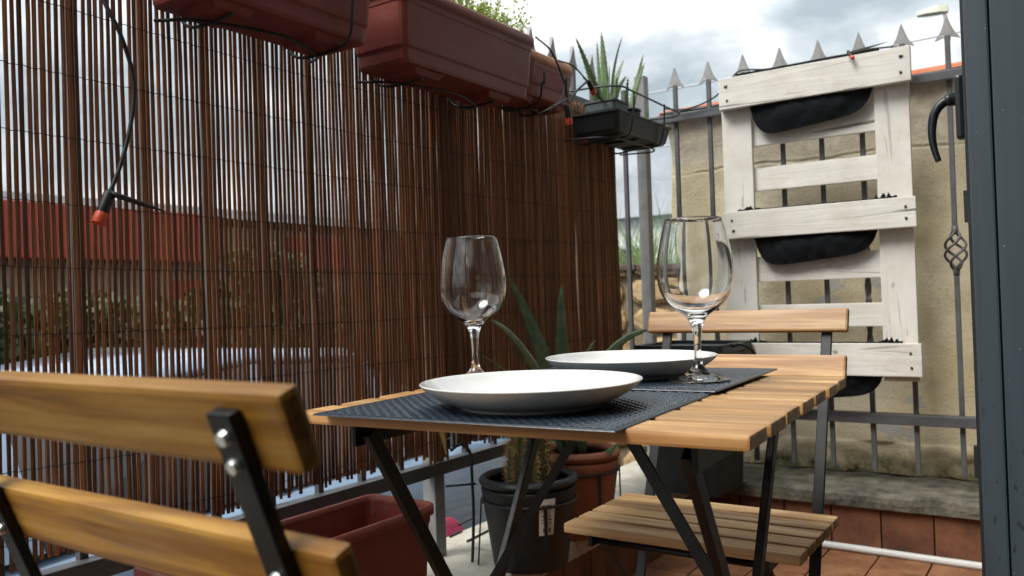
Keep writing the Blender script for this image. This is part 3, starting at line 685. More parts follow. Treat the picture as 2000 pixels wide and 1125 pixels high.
for (tx_, ty_, X_, wd) in ((1257, 105, -1.235, .011), (1259, 122, -1.20, .010), (1240, 160, -1.25, .008), (1227, 150, -1.20, .007)):
    tip = at(tx_, ty_, X=X_); leaf(Vector((-1.225, 2.515, 1.438)) + Vector((0, (tip.y - 2.515) * .15, 0)), tip, wd, 'aloe_pale', al, (0, -.006, 0), teeth=10)
al = thing('aloe_plant', 'tiny thin-leaved succulent in the smallest tray pot', 'succulent', (-1.21, 2.615, 1.415))
for q in range(3): leaf((-1.21, 2.615, 1.412), (-1.21 + random.uniform(-.03, .03), 2.615 + random.uniform(-.01, .06), 1.412 + random.uniform(.05, .085)), .004, 'aloe_pale', al, (0, 0, .004))

# ------------------------------------------------------------------ string lights
def socket(parent, a, d, s=1.0):
    a, d = Vector(a), Vector(d).normalized()
    MB().tube([a - d * .004 * s, a, a + d * .004 * s, a + d * .034 * s, a + d * .036 * s], [.004 * s, .0075 * s, .0085 * s, .0095 * s, .009 * s], 12).build('socket', 'black_cable', parent)
    # open cup: orange ring with a lip
    u = d.orthogonal().normalized(); v = d.cross(u); rings = []
    for (r_, h) in ((.0092, .034), (.0098, .037), (.0102, .052), (.0098, .053), (.0088, .052), (.0078, .038)):
        rings.append([a + d * h * s + (u * math.cos(2 * math.pi * k / 14) + v * math.sin(2 * math.pi * k / 14)) * r_ * s for k in range(14)])
    MB().rings(rings, (False, True), True).build('socket_ring', 'orange_plastic', parent)
sl = thing('string_light', 'black light cord with orange-mouthed socket dangling before the screen at left', 'string light', at(205, 0, X=-1.2))
pts = [at(192, -60, X=-1.22), at(203, 0, X=-1.21), at(233, 62, X=-1.2), at(256, 130, X=-1.2), at(262, 180, X=-1.2), at(254, 250, X=-1.2), at(236, 320, X=-1.2), at(214, 378, X=-1.2)]
MB().tube(spline(pts, 8), .0034, 8).build('cord', 'black_cable', sl)
socket(sl, at(214, 376, X=-1.2), at(192, 436, X=-1.2) - at(214, 376, X=-1.2), .98)
MB().tube([at(209, 374, X=-1.2), at(232, 383, X=-1.19), at(280, 399, X=-1.19), at(326, 414, X=-1.185)], [.0042, .0050, .0042, .0005], 6).build('spike', 'black_cable', sl)
sl = thing('string_light', 'black light cord with two orange-mouthed sockets looped beside the aloe tray', 'string light', at(1100, 190, X=-1.1))
XL = -1.10
A = lambda x, y, X=XL: at(x, y, X=X)
MB().tube(spline([A(1046, 72, -1.14), A(1075, 98), A(1095, 140), A(1106, 180), A(1112, 215)], 8), .0026, 7).build('cord', 'black_cable', sl)
MB().tube(spline([A(1090, 118), A(1118, 128), A(1140, 150), A(1150, 162)], 8), .0022, 7).build('cord', 'black_cable', sl)
MB().tube(spline([A(1148, 158), A(1132, 172), A(1118, 188), A(1112, 200), A(1106, 208)], 6), .0032, 7).build('cord', 'black_cable', sl)
MB().tube(spline([A(1108, 188), A(1104, 150), A(1100, 182), A(1090, 202), A(1078, 206)], 6), .0022, 7).build('cord', 'black_cable', sl)
MB().tube([A(1108, 192), A(1095, 200), A(1072, 213), A(1050, 223)], [.0034, .004, .003, .0005], 7).build('spike', 'black_cable', sl)
socket(sl, A(1149, 158), A(1162, 186) - A(1149, 158), .82); socket(sl, A(1107, 206), A(1112, 242) - A(1107, 206), .95)
sl = thing('string_light', 'black light cord with a red-mouthed socket lying on the top pallet board', 'string light', (-0.6, 2.84, 1.6))
B = lambda x, y, Y=2.845: at(x, y, Y=Y)
MB().tube(spline([B(1300, 213, 2.88), B(1345, 212, 2.88), B(1395, 190, 2.88), B(1425, 158, 2.87), B(1447, 138), B(1500, 135), B(1560, 124), B(1620, 112), B(1655, 106), B(1690, 97), B(1735, 92), B(1745, 90)], 8), .0030, 7).build('cord', 'black_cable', sl)
MB().tube([B(1655, 104), B(1675, 98), B(1705, 90), B(1733, 82)], [.0028, .0034, .0026, .0005], 6).build('spike', 'black_cable', sl)
socket(sl, B(1656, 100, 2.79), B(1670, 120, 2.78) - B(1656, 100, 2.79), .62)
hose = MB().tube(spline([at(1290, 226, Y=2.99), at(1330, 218, Y=2.99), at(1420, 205, Y=2.99), (-.75, 3.0, 1.525), at(1800, 148, Y=2.99), at(1890, 132, Y=2.99), (.2, 3.0, 1.53)], 10), .009, 8).build('cable_hose', 'black_cable')
tag(hose, 'thick black cable running along the coping of the cream wall', 'cable')

# ================================================================== PALLET
pl = thing('pallet_frame', 'white painted wooden pallet hung upright on the back railing', 'pallet', (-0.73, 2.85, 0.55))
def board(nm, x0, x1, y0, y1, z0, z1, ax, par=pl):
    b = MB(); b.box(((x0 + x1) / 2, (y0 + y1) / 2, (z0 + z1) / 2), (x1 - x0, y1 - y0, z1 - z0), None, .0025)
    return b.build(nm, 'paintx' if ax == 0 else 'paintz', par, origin='c')
fb = []
for (z0, z1) in ((1.467, 1.574), (1.018, 1.112), (.5586, .661)):
    o = board('front_board', -1.014, -.409, 2.803, 2.823, z0, z1, 0); fb.append((o, z0, z1))
    for xx in (-.985, -.440):
        for zz in (z0 + .028, z1 - .03):
            MB().tube([(xx + random.uniform(-.01, .01), 2.8035, zz), (xx, 2.8005, zz)], .004, 8).build('nail', 'label_ink', o)
for (x0, x1) in ((-1.026, -.922), (-.526, -.424)):
    board('stile', x0, x1, 2.852, 2.870, .540, 1.500, 2)
    for (z0, z1) in ((1.470, 1.566), (1.024, 1.106), (.565, .652)):
        board('block', x0 + .003, x1 - .003, 2.8235, 2.8515, z0, z1, 0)
for (z0, z1) in ((1.338, 1.432), (1.182, 1.262), (.868, .956), (.712, .788)):
    board('cross_slat', -1.0, -.45, 2.8715, 2.889, z0, z1, 0)
def pouch(label, zt, depth, bul, x0=-.926, x1=-.520, tilt=0.0):
    t = thing('fabric_pouch', label, 'fabric pouch', ((x0 + x1) / 2, 2.84, zt - depth), 0, 'black planting pouches on the pallet')
    nx, nz = 36, 14; cx, hx = (x0 + x1) / 2, (x1 - x0) / 2
    def surf(u, v, s):
        prof = (1 - abs(u) ** 3.2); dz = depth * (1 - abs(u) ** 7) ** .8 * (1 - .22 * u)
        wr = .006 * noise.noise(Vector((u * 5 + v * 3, v * 2, s * 3 + zt * 9))) + .006 * noise.noise(Vector((u * 13 - v * 5, v * 3, zt)))
        yy = 2.838 + s * (bul * math.sin(math.pi * min(1, max(0, (v - .12) / .88)) ** .85) * prof + .001) + wr * s * min(1, v * 3)
        return Vector((cx + hx * u * (1 - .03 * v), yy, zt + .05 - (dz + .05) * v + tilt * u))
    for s, nm in ((-1, 'front_sheet'), (1, 'back_sheet')):
        vs = [surf(-1 + 2 * i / nx, k / nz, s * (1 if s < 0 else .45)) for i in range(nx + 1) for k in range(nz + 1)]
        fs = [(i * (nz + 1) + k, (i + 1) * (nz + 1) + k, (i + 1) * (nz + 1) + k + 1, i * (nz + 1) + k + 1) for i in range(nx) for k in range(nz)]
        MB().add(vs, fs, True).build(nm, 'black_fabric', t)
    return t
pouch('black fabric pouch sagging under the top pallet board', 1.468, .090, .022)
pouch('black fabric pouch sagging under the middle pallet board', 1.018, .086, .022)
pouch('black fabric pouch under the lowest pallet board behind the chair', .559, .080, .022)
def scrap(par, c, wd, ht):
    b = MB(); pts = []
    n = 14
    for i in range(n + 1): pts.append((c[0] + wd * (i / n - .5), c[2] + ht * max(0.1, (.5 + .9 * noise.noise(Vector((i * .7 + c[0] * 30, c[2] * 9, 0)))) * (1 - abs(i / n - .5) * 1.2))))
    vs = [Vector((x, c[1] + .004 * math.sin(i * 2), c[2] - .02)) for i, (x, z) in enumerate(pts)] + [Vector((x, c[1] + .006 * math.cos(i * 1.3), z)) for i, (x, z) in enumerate(pts)]
    m = len(pts); b.add(vs, [(i, i + 1, m + i + 1, m + i) for i in range(m - 1)]); b.build('torn_edge', 'black_fabric', par)
for par in [o for o in COL.objects if o.name.startswith('fabric_pouch')]:
    zt = {0: 1.584, 1: 1.114, 2: .662}[0 if 'top' in par['label'] else (1 if 'middle' in par['label'] else 2)]
    if zt < 1.5: scrap(par, (-.50, 2.826, zt), .07, .026); scrap(par, (-.93, 2.826, zt), .09, .022)
    MB().box((-.73, 2.8265, zt - .003), (.46, .004, .012)).build('top_hem', 'black_fabric', par)

# ================================================================== TABLE
TA = R(3.823)
tb = thing('folding_table', 'folding bistro table with slatted acacia top and crossed black steel legs', 'table', (-.7969, .6924, 0), TA)
def bevbox(nm, mat, d, bev): return MB().box((0, 0, 0), d, None, bev).mesh(nm, mat)
tsl = bevbox('slat', 'acacia_wood', (.55, .0640, .0145), .0032)
for k in range(7): inst('slat', tsl, tb, (.275 + random.uniform(-.0015, .0015), .0335 + k * .0788, .7028))
for u in (.062, .488):
    MB().box((u, .27, .680), (.006, .47, .030), None, .001).build('side_rail', 'black_steel', tb, local=True)
    MB().box((u + (.013 if u < .2 else -.013), .27, .6932), (.026, .47, .004)).build('side_rail', 'black_steel', tb, local=True)
def leg(u0, a, b, wd=.020, th=.011, nm='leg'): MB().bar((u0, a[0], a[1]), (u0, b[0], b[1]), wd, th, (1, 0, 0), .002).build(nm, 'black_steel', tb, local=True)
for u in (.070, .480): leg(u + (.004 if u < .2 else -.004), (.05, .682), (.50, .006))
for u in (.086, .462): leg(u, (.49, .682), (.04, .006))
for (v, z, u0, u1) in ((.492, .018, .07, .48), (.048, .018, .09, .46), (.49, .66, .09, .46)): MB().tube([(u0, v, z), (u1, v, z)], .006, 10).build('crossbar', 'black_steel', tb, local=True)
MB().bar((.300, .275, .688), (.470, .222, .458), .016, .006, (0, 1, 0), .001).build('brace', 'black_steel', tb, local=True)
MB().bar((.268, .275, .688), (.080, .302, .418), .012, .005, (0, 1, 0), .001).build('brace', 'black_steel', tb, local=True)
MB().box((.28, .27, .683), (.40, .03, .006)).build('cross_rail', 'black_steel', tb, local=True)

# woven placemats
def placemat(label, u0, u1, v0, v1, z, rz):
    nu, nv = int((u1 - u0) / .0013), int((v1 - v0) / .0013); vs = []; P = .0072
    ca, sa = math.cos(TA + rz), math.sin(TA + rz)
    for i in range(nu + 1):
        for k in range(nv + 1):
            u = (u1 - u0) * i / nu; v = (v1 - v0) * k / nv
            h = math.sin(math.pi * u / P) * math.sin(math.pi * v / P)
            zz = .0020 + .0016 * h + .0004 * math.cos(2 * math.pi * u / P)
            ed = min(i, nu - i, k, nv - k) * .0013
            if ed < .009: zz = .0022 + (zz - .0022) * (ed / .009) ** 2
            if ed < .0006: zz = 0
            vs.append((u0 + u, v0 + v, zz))
    fs = [(i * (nv + 1) + k, (i + 1) * (nv + 1) + k, (i + 1) * (nv + 1) + k + 1, i * (nv + 1) + k + 1) for i in range(nu) for k in range(nv)]
    o = bpy.data.objects.new('placemat', MB().add(vs, fs, True).mesh('placemat', 'woven_mat'))
    reg(o, None, Vector((-.7969, .6924, z)), (0, 0, TA + rz)); tag(o, label, 'placemat', 'black woven placemats on the table')
placemat('black woven placemat under the near plate', .050, .432, -.022, .300, .7105, 0.004)
placemat('black woven placemat under the far plate and wine glasses', .050, .434, .286, .596, .7143, -0.012)

# plates
def plate(label, c, r, z, rz):
    p = thing('plate', label, 'plate', (c[0], c[1], z), rz, 'white coupe plates')
    prof = [(0, .0030), (.074, .0030), (.077, .0), (.083, .0), (.086, .0035), (.098, .0075), (.113, .0150), (.1235, .0225), (.1285, .0275), (.1300, .0292), (.1290, .0302), (.1265, .0290), (.119, .0225), (.108, .0145), (.094, .0092), (.075, .0072), (0, .0066)]
    k = r / .130
    MB().lathe([(q.x * k, q.y) for q in spline([(a, b_, 0) for a, b_ in prof], 2)], (0, 0, 0), 96).build('dish', 'porcelain', p, local=True)
plate('near white coupe plate in front of the wine glasses', (-.537, .822), .1300, .7132, 0)
plate('far white coupe plate beside the right wine glass', (-.566, 1.143), .1285, .7172, 0)

# wine glasses
def wine_glass(label, c, z, H=.2225):
    t = thing('wine_glass', label, 'wine glass', (c[0], c[1], z), 0, 'empty wine glasses on the table')
    s = H / .228
    up = lambda r_, z_: (r_ * 1.055, .228 - (.228 - z_) * 1.055)
    outer = [(.0425, .0000), (.0435, .0010), (.0430, .0022), (.034, .0040), (.022, .0085), (.013, .0150), (.0075, .0225), (.0053, .032), (.0048, .042), (.0053, .056), (.0066, .070)] + \
        [up(a, b_) for a, b_ in ((.0094, .0895), (.0150, .0985), (.0250, .1060), (.0358, .1150), (.0442, .1265), (.0490, .1400), (.0505, .1535), (.0498, .1690), (.0472, .1880), (.0430, .2080), (.0380, .2270))]
    lip = [up(.0375, .2280), up(.0369, .2270)]
    inner = [up(a, b_) for a, b_ in ((.0418, .2080), (.0460, .1880), (.0486, .1690), (.0493, .1535), (.0478, .1405), (.0430, .1275), (.0345, .1165), (.0240, .1085), (.0140, .1030), (.0060, .1005), (0, .1000))]
    prof = [(0, .0020), (.030, .0008)] + outer + lip + inner
    # refine with a spline for smooth glass
    sp = spline([(a, b_, 0) for a, b_ in prof], 3)
    MB().lathe([(max(0, q.x) * s, q.y * s) for q in sp], (0, 0, 0), 72).build('glass_body', 'clear_glass', t, local=True)
wine_glass('right empty wine glass standing on the placemat edge before the pallet', (-.440, 1.096), .7174)
wine_glass('left empty wine glass behind the near plate before the reed screen', (-.783, 1.043), .7128)

# ================================================================== CHAIRS
def chair(label, loc, rz, wood_back, wood_seat):
    t = thing('folding_chair', label, 'chair', loc, rz, 'slatted folding chairs at the table')
    TI = R(20.7); dy = math.tan(TI); HW = .199; K = .159
    rot = Euler((TI, 0, 0))   # back plane leans away from the sitter
    def bk(s, n):  # point on the back plane, s down from the top, n towards the rear
        return (math.sin(TI) * s - math.cos(TI) * n, .802 - math.cos(TI) * s - math.sin(TI) * n)
    for (s0, s1) in ((0, .0445), (.0905, .135)):
        y, z = bk((s0 + s1) / 2, .007)
        o = bpy.data.objects.new('back_slat', MB().box((0, 0, 0), (HW * 2, .0145, s1 - s0), None, .004).mesh('back_slat', wood_back)); reg(o, t, Vector((0, y, z)), (TI, 0, 0))
    for sx in (-1, 1):
        a = bk(.008, .0185); b_ = bk(.850, .0185); b_ = (b_[0], max(b_[1], .004))
        leg_ = MB().bar((sx * K, a[0], a[1]), (sx * K, b_[0], b_[1]), .019, .008, (0, -1, 0), .0015).build('rear_upright', 'black_steel', t, local=True)
        for s in (.020, .036, .104, .121):
            q = bk(s + .001, .0225); q2 = bk(s + .001, .0255)
            MB().tube([(sx * K, *q), (sx * K, *q2)], [.0048, .0038], 12).build('bolt', 'bolt_metal', leg_, local=False) if False else \
            MB().add(*(lambda m_: (m_.v, m_.f))(MB().tube([(sx * K, *q), (sx * K, *q2)], [.0046, .0036], 12))).build('bolt', 'bolt_metal', leg_, local=True)
        MB().bar((sx * (K - .022), .365, .432), (sx * (K - .022), .0, .004), .016, .008, (0, -1, 0), .0015).build('cross_leg', 'black_steel', t, local=True)
        MB().bar((sx * (K - .011), .13, .4265), (sx * (K - .011), .385, .4265), .008, .018, (0, 0, 1), .001).build('seat_rail', 'black_steel', t, local=True)
        MB().tube([(sx * (K + .012), .175, .25), (sx * (K - .034), .175, .25)], .006, 10).build('pivot', 'bolt_metal', t, local=True)
    for k in range(5):
        o = bpy.data.objects.new('seat_slat', MB().box((0, 0, 0), (HW * 2, .0425, .0165), None, .003).mesh('seat_slat', wood_seat)); reg(o, t, Vector((0, .157 + k * .0515, .4425)))
    for (y, z, k) in ((.285, .03, K), (.02, .03, K - .022), (.37, .424, K - .022)): MB().tube([(-k, y, z), (k, y, z)], .0055, 10).build('crossbar', 'black_steel', t, local=True)
    return t
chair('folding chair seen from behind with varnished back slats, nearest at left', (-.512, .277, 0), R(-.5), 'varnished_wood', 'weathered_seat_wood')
chair('folding chair across the table with weathered seat, facing the camera', (-.556, 1.622, 0), R(180.8), 'acacia_wood', 'weathered_seat_wood')

# ================================================================== POTS ON THE PARAPET
pt = pot('plant_pot', 'black plastic pot with paper label holding the cactus', 'pot', (-1.135, 1.712), .088, .121, .192, .410, 'black_pot', .022)
def on_pot(ang, z, dr=.0012, c=(-1.135, 1.712)):
    r = .0885 + (.116 - .0885) * (z - .196) / (.375 - .196) + dr
    return Vector((c[0] + r * math.cos(ang), c[1] + r * math.sin(ang), z))
def pot_patch(nm, mat, a0, a1, z0, z1, dr, par):
    n = 6; b = MB(); vs = [on_pot(R(a0 + (a1 - a0) * i / n), z, dr) for i in range(n + 1) for z in (z0, z1)]
    b.add(vs, [(2 * i, 2 * i + 2, 2 * i + 3, 2 * i + 1) for i in range(n)], True); return b.build(nm, mat, par)
lb = pot_patch('label', 'label_paper', -45, -25, .285, .372, .0015, pt)
for (a0, a1, z0, z1) in ((-43, -37.5, .352, .358), (-36.5, -30, .352, .358), (-42, -36, .330, .333), (-42, -35, .322, .324), (-42, -36, .315, .317), (-40, -38.5, .292, .303), (-33, -30.5, .330, .332), (-33, -28, .322, .324), (-33, -29, .314, .316), (-32, -29.5, .292, .302)):
    pot_patch('print', 'label_ink', a0, a1, z0, z1, .0022, lb)
ca = thing('column_cactus', 'spiny brown green column cactus in the black pot', 'cactus', (-1.135, 1.712, .385))
b = MB(); rr = []; NR = 11
for i in range(24):
    t = i / 23; z = .365 + .275 * t; rad = (.040 + .006 * math.sin(t * 7)) * (1 if t < .8 else math.sqrt(max(0, 1 - ((t - .8) / .205) ** 2)))
    rr.append([Vector((-1.135 + .01 * t + math.cos(a) * rad * (1 + .16 * math.cos(a * NR)), 1.712 + math.sin(a) * rad * (1 + .16 * math.cos(a * NR)), z)) for a in [2 * math.pi * q / 66 for q in range(66)]])
b.rings(rr, (True, True), True).build('stem', 'cactus_skin', ca)
b = MB()
for q in range(NR):
    a = 2 * math.pi * q / NR
    for i in range(22):
        t = (i + .5 * (q % 2)) / 23; rad = (.040 + .006 * math.sin(t * 7)) * 1.15 * (1 if t < .8 else math.sqrt(max(0, 1 - ((t - .8) / .205) ** 2)))
        p = Vector((-1.135 + .01 * t + math.cos(a) * rad, 1.712 + math.sin(a) * rad, .365 + .275 * t))
        for s in range(14):
            d = (Vector((math.cos(a), math.sin(a), 0)) + Vector((random.gauss(0, .75), random.gauss(0, .75), random.gauss(0, .8)))).normalized(); l = random.uniform(.010, .026)
            o_ = d.orthogonal().normalized() * .0006; b.add([p - o_, p + o_, p + d * l], [(0, 1, 2)]); o_ = d.cross(o_); b.add([p - o_, p + o_, p + d * l], [(0, 1, 2)])
tag(b.build('spines', 'spine', ca), kind='stuff')
pot('plant_pot', 'round terracotta pot with thick rim holding the large dark aloe', 'pot', (-1.165, 2.0), .085, .120, .192, .425, 'terracotta_clay', .026)
al = thing('aloe_plant', 'large dark green aloe in the terracotta pot behind the table', 'aloe', (-1.165, 2.0, .40))
AB = Vector((-1.165, 2.0, .398))
for (x, y, X_, wd, bow) in ((990, 533, -1.20, .044, (.01, .02, 0)), (1096, 556, -1.13, .032, (-.01, .0, 0)), (958, 625, -1.12, .019, (.0, -.01, .075)), (1100, 618, -1.05, .006, (0, 0, 0)), (1163, 664, -1.05, .014, (-.02, -.03, .02)), (1272, 643, -.98, .022, (-.03, -.02, .075)), (940, 693, -1.1, .008, (.02, 0, .03)), (1050, 665, -1.15, .012, (0, 0, .01))):
    leaf(AB + Vector((random.uniform(-.02, .02), random.uniform(-.02, .02), 0)), at(x, y, X=X_), wd, 'aloe_dark', al, bow, teeth=26, n=14)
cut = at(1204, 864, X=-1.02); leaf(AB + Vector((.02, .0, -.005)), AB + (cut - AB) * 1.05, .016, 'aloe_dark', al, (0, 0, -.02))
leaf(AB + Vector((-.02, -.01, 0)), AB + Vector((-.06, -.05, .12)), .018, 'aloe_dark', al)
wh = thing('wire_holder', 'black wire ring stand around the cactus pot and terracotta pot', 'pot holder', (-1.13, 1.86, .192))
for (c, r_, z) in (((-1.135, 1.712), .1155, .352), ((-1.165, 2.0), .1155, .368)):
    MB().tube([(c[0] + r_ * math.cos(2 * math.pi * k / 40), c[1] + r_ * math.sin(2 * math.pi * k / 40), z) for k in range(41)], .0038, 7, False).build('ring', 'black_wire', wh)
for (c, r_, z, an) in (((-1.135, 1.712), .1165, .352, (-38, 130, 215)), ((-1.165, 2.0), .1165, .368, (-30, 30, 140, 215))):
    for a in an:
        p = Vector((c[0] + r_ * math.cos(R(a)), c[1] + r_ * math.sin(R(a)), z)); f = Vector((c[0] + (r_ + .012) * math.cos(R(a)), c[1] + (r_ + .012) * math.sin(R(a)), .193)); f.x = min(f.x, -.995)
        if f.x > -1.14: f = Vector((p.x, p.y, .255))
        MB().bar(p, f, .008, .004, (math.cos(R(a)), math.sin(R(a)), 0)).build('stay', 'black_wire', wh)
MB().tube(spline([at(880, 880, X=-1.31), at(900, 868, X=-1.30), at(918, 884, X=-1.29), at(922, 930, X=-1.28), at(925, 1010, X=-1.27), (-1.26, 1.64, .195)], 6), .004, 7).build('hook', 'black_wire', wh)
MB().tube([at(870, 950, X=-1.30), at(930, 945, X=-1.24)], .003, 6).build('arm', 'black_wire', wh)

# dark storage box in the corner
bx = thing('plastic_box', 'tall black plastic box with rim in the corner behind the table', 'box', (-1.05, 2.62, .192))
cb = (-1.075, 2.645)
MB().rings([rrect(.115, .115, .015, .193, cb), rrect(.132, .135, .015, .64, cb), rrect(.135, .138, .015, .645, cb)], (True, False)).build('body', 'black_pot', bx)
ring = [rrect(.135, .138, .015, .645, cb), rrect(.150, .152, .016, .648, cb), rrect(.150, .152, .016, .672, cb), rrect(.128, .130, .012, .672, cb), rrect(.128, .130, .012, .645, cb)]
MB().rings(ring + [ring[0]], (False, False)).build('rim', 'tray_plastic', bx)
MB().rings([rrect(.128, .13, .012, .655, cb), rrect(.128, .13, .012, .660, cb)]).build('lid', 'grey_pot', bx)
MB().tube(spline([(-.925, 2.60, .665), (-.90, 2.60, .672), (-.87, 2.61, .655), (-.86, 2.62, .63)], 5), .006, 7).build('handle', 'black_wire', bx)
for xx in (-1.14, -1.01): MB().box((xx, cb[1] - .1375, .50), (.09, .006, .26), None, .002).build('panel', 'tray_plastic', bx)

# conduit along the wall foot
b = MB(); prof = []; pts = []; rs_ = []
nC = 300
for i in range(nC * 4):
    t = i / (nC * 4 - 1); X_ = -.80 + 1.0 * t; pts.append((X_, 2.793 + .004 * math.sin(X_ * 7), .0125 + .0015 * math.sin(X_ * 5))); rs_.append(.0122 if i % 4 in (0, 1) else .0104)
tag(b.tube(pts, rs_, 10, True, False).build('conduit_pipe', 'white_conduit'), 'white corrugated conduit lying along the skirting tiles', 'conduit')
# loose zip ties and twigs on the pale slab
tw = [((785, 1058), (800, 1048), (830, 1040)), ((782, 1096), (800, 1100), (835, 1092)), ((895, 1026), (915, 1016), (925, 1012)), ((878, 1048), (895, 1040), (902, 1037)), ((912, 1057), (930, 1048), (955, 1035))]
for k, q in enumerate(tw):
    lb_ = ('bent black twig on the pale slab nearest the trough', 'thin black tie on the slab beside the trough foot', 'short dark twig on the slab behind the railing post', 'small dark stick on the slab right of the post', 'black stick on the slab touching the cactus pot')[k]
    tag(MB().tube(spline([at(x, y, Z=.1935) for x, y in q], 5), .0028, 6).build('twig', 'black_wire'), lb_, 'twig')
lf_ = thing('dry_leaf', 'curled dry brown leaf hanging at the lower edge of the screen', 'dry leaf', at(868, 870, X=-1.325))
leaf(at(862, 838, X=-1.325), at(872, 890, X=-1.325), .008, 'spine', lf_)

# ================================================================== DOOR LEAF
dr = thing('door_leaf', 'anthracite metal door leaf with black handle at the right edge', 'door', (-.09, 1.45, .02))
MB().box((-.118, 1.475, 1.2), (.0325, .09, 2.36), None, .003).build('stile', 'anthracite_door', dr)
MB().box((-.070, 1.4775, 1.2), (.060, .09, 2.36), None, .002).build('stile', 'anthracite_door', dr)
MB().box((-.1015, 1.48, 1.2), (.006, .08, 2.36)).build('seam', 'door_rubber', dr)
MB().box((-.1370, 1.452, 1.2), (.005, .02, 2.36), None, .001).build('gasket', 'door_rubber', dr)
MB().box((-.139, 1.505, 1.2), (.008, .03, 2.36), None, .002).build('frame_lip', 'anthracite_door', dr)
MB().box((-.085, 2.28, 1.2), (.07, .08, 2.36), None, .002).build('stile', 'anthracite_door', dr)
for z in (.07, 1.0, 2.33): MB().box((-.085, 1.88, z), (.06, .72, .1), None, .002).build('cross_rail', 'anthracite_door', dr)
for (z0, z1) in ((.12, .95), (1.05, 2.28)): MB().box((-.085, 1.88, (z0 + z1) / 2), (.012, .72, z1 - z0)).build('pane', 'window_glass', dr)
hd = MB().box((-.1475, 1.478, 1.114), (.012, .026, .100), None, .005).build('handle_plate', 'door_handle_black', dr)
hp = [(-.150, 1.478, 1.128), (-.163, 1.475, 1.128), (-.175, 1.472, 1.121), (-.183, 1.470, 1.108), (-.1865, 1.469, 1.090), (-.1870, 1.468, 1.070), (-.184, 1.467, 1.050), (-.179, 1.466, 1.032)]
MB().tube(spline(hp, 6), [(.0105 if i < 8 else .009 - .0045 * (i / 42)) for i in range(43)], 10).build('lever', 'door_handle_black', hd)
for z in (.96, .56): MB().box((-.1455, 1.49, z), (.006, .012, .05), None, .001).build('lock_pin', 'door_rubber', dr)

# magenta cloth outside
b = MB(); nx = 30; vs = []; fs = []
for i in range(nx + 1):
    for k in range(9):
        u, v = i / nx, k / 8
        vs.append((-1.49 - .20 * v, 1.45 + .50 * u, .145 + .05 * math.sin(v * math.pi) + .02 * noise.noise(Vector((u * 9, v * 4, 0))) - .25 * max(0, v - .5)))
for i in range(nx):
    for k in range(8): fs.append((i * 9 + k, (i + 1) * 9 + k, (i + 1) * 9 + k + 1, i * 9 + k + 1))
tag(MB().add(vs, fs, True).build('draped_cloth', 'magenta_cloth'), 'magenta cloth draped outside the parapet behind the railing post', 'cloth')

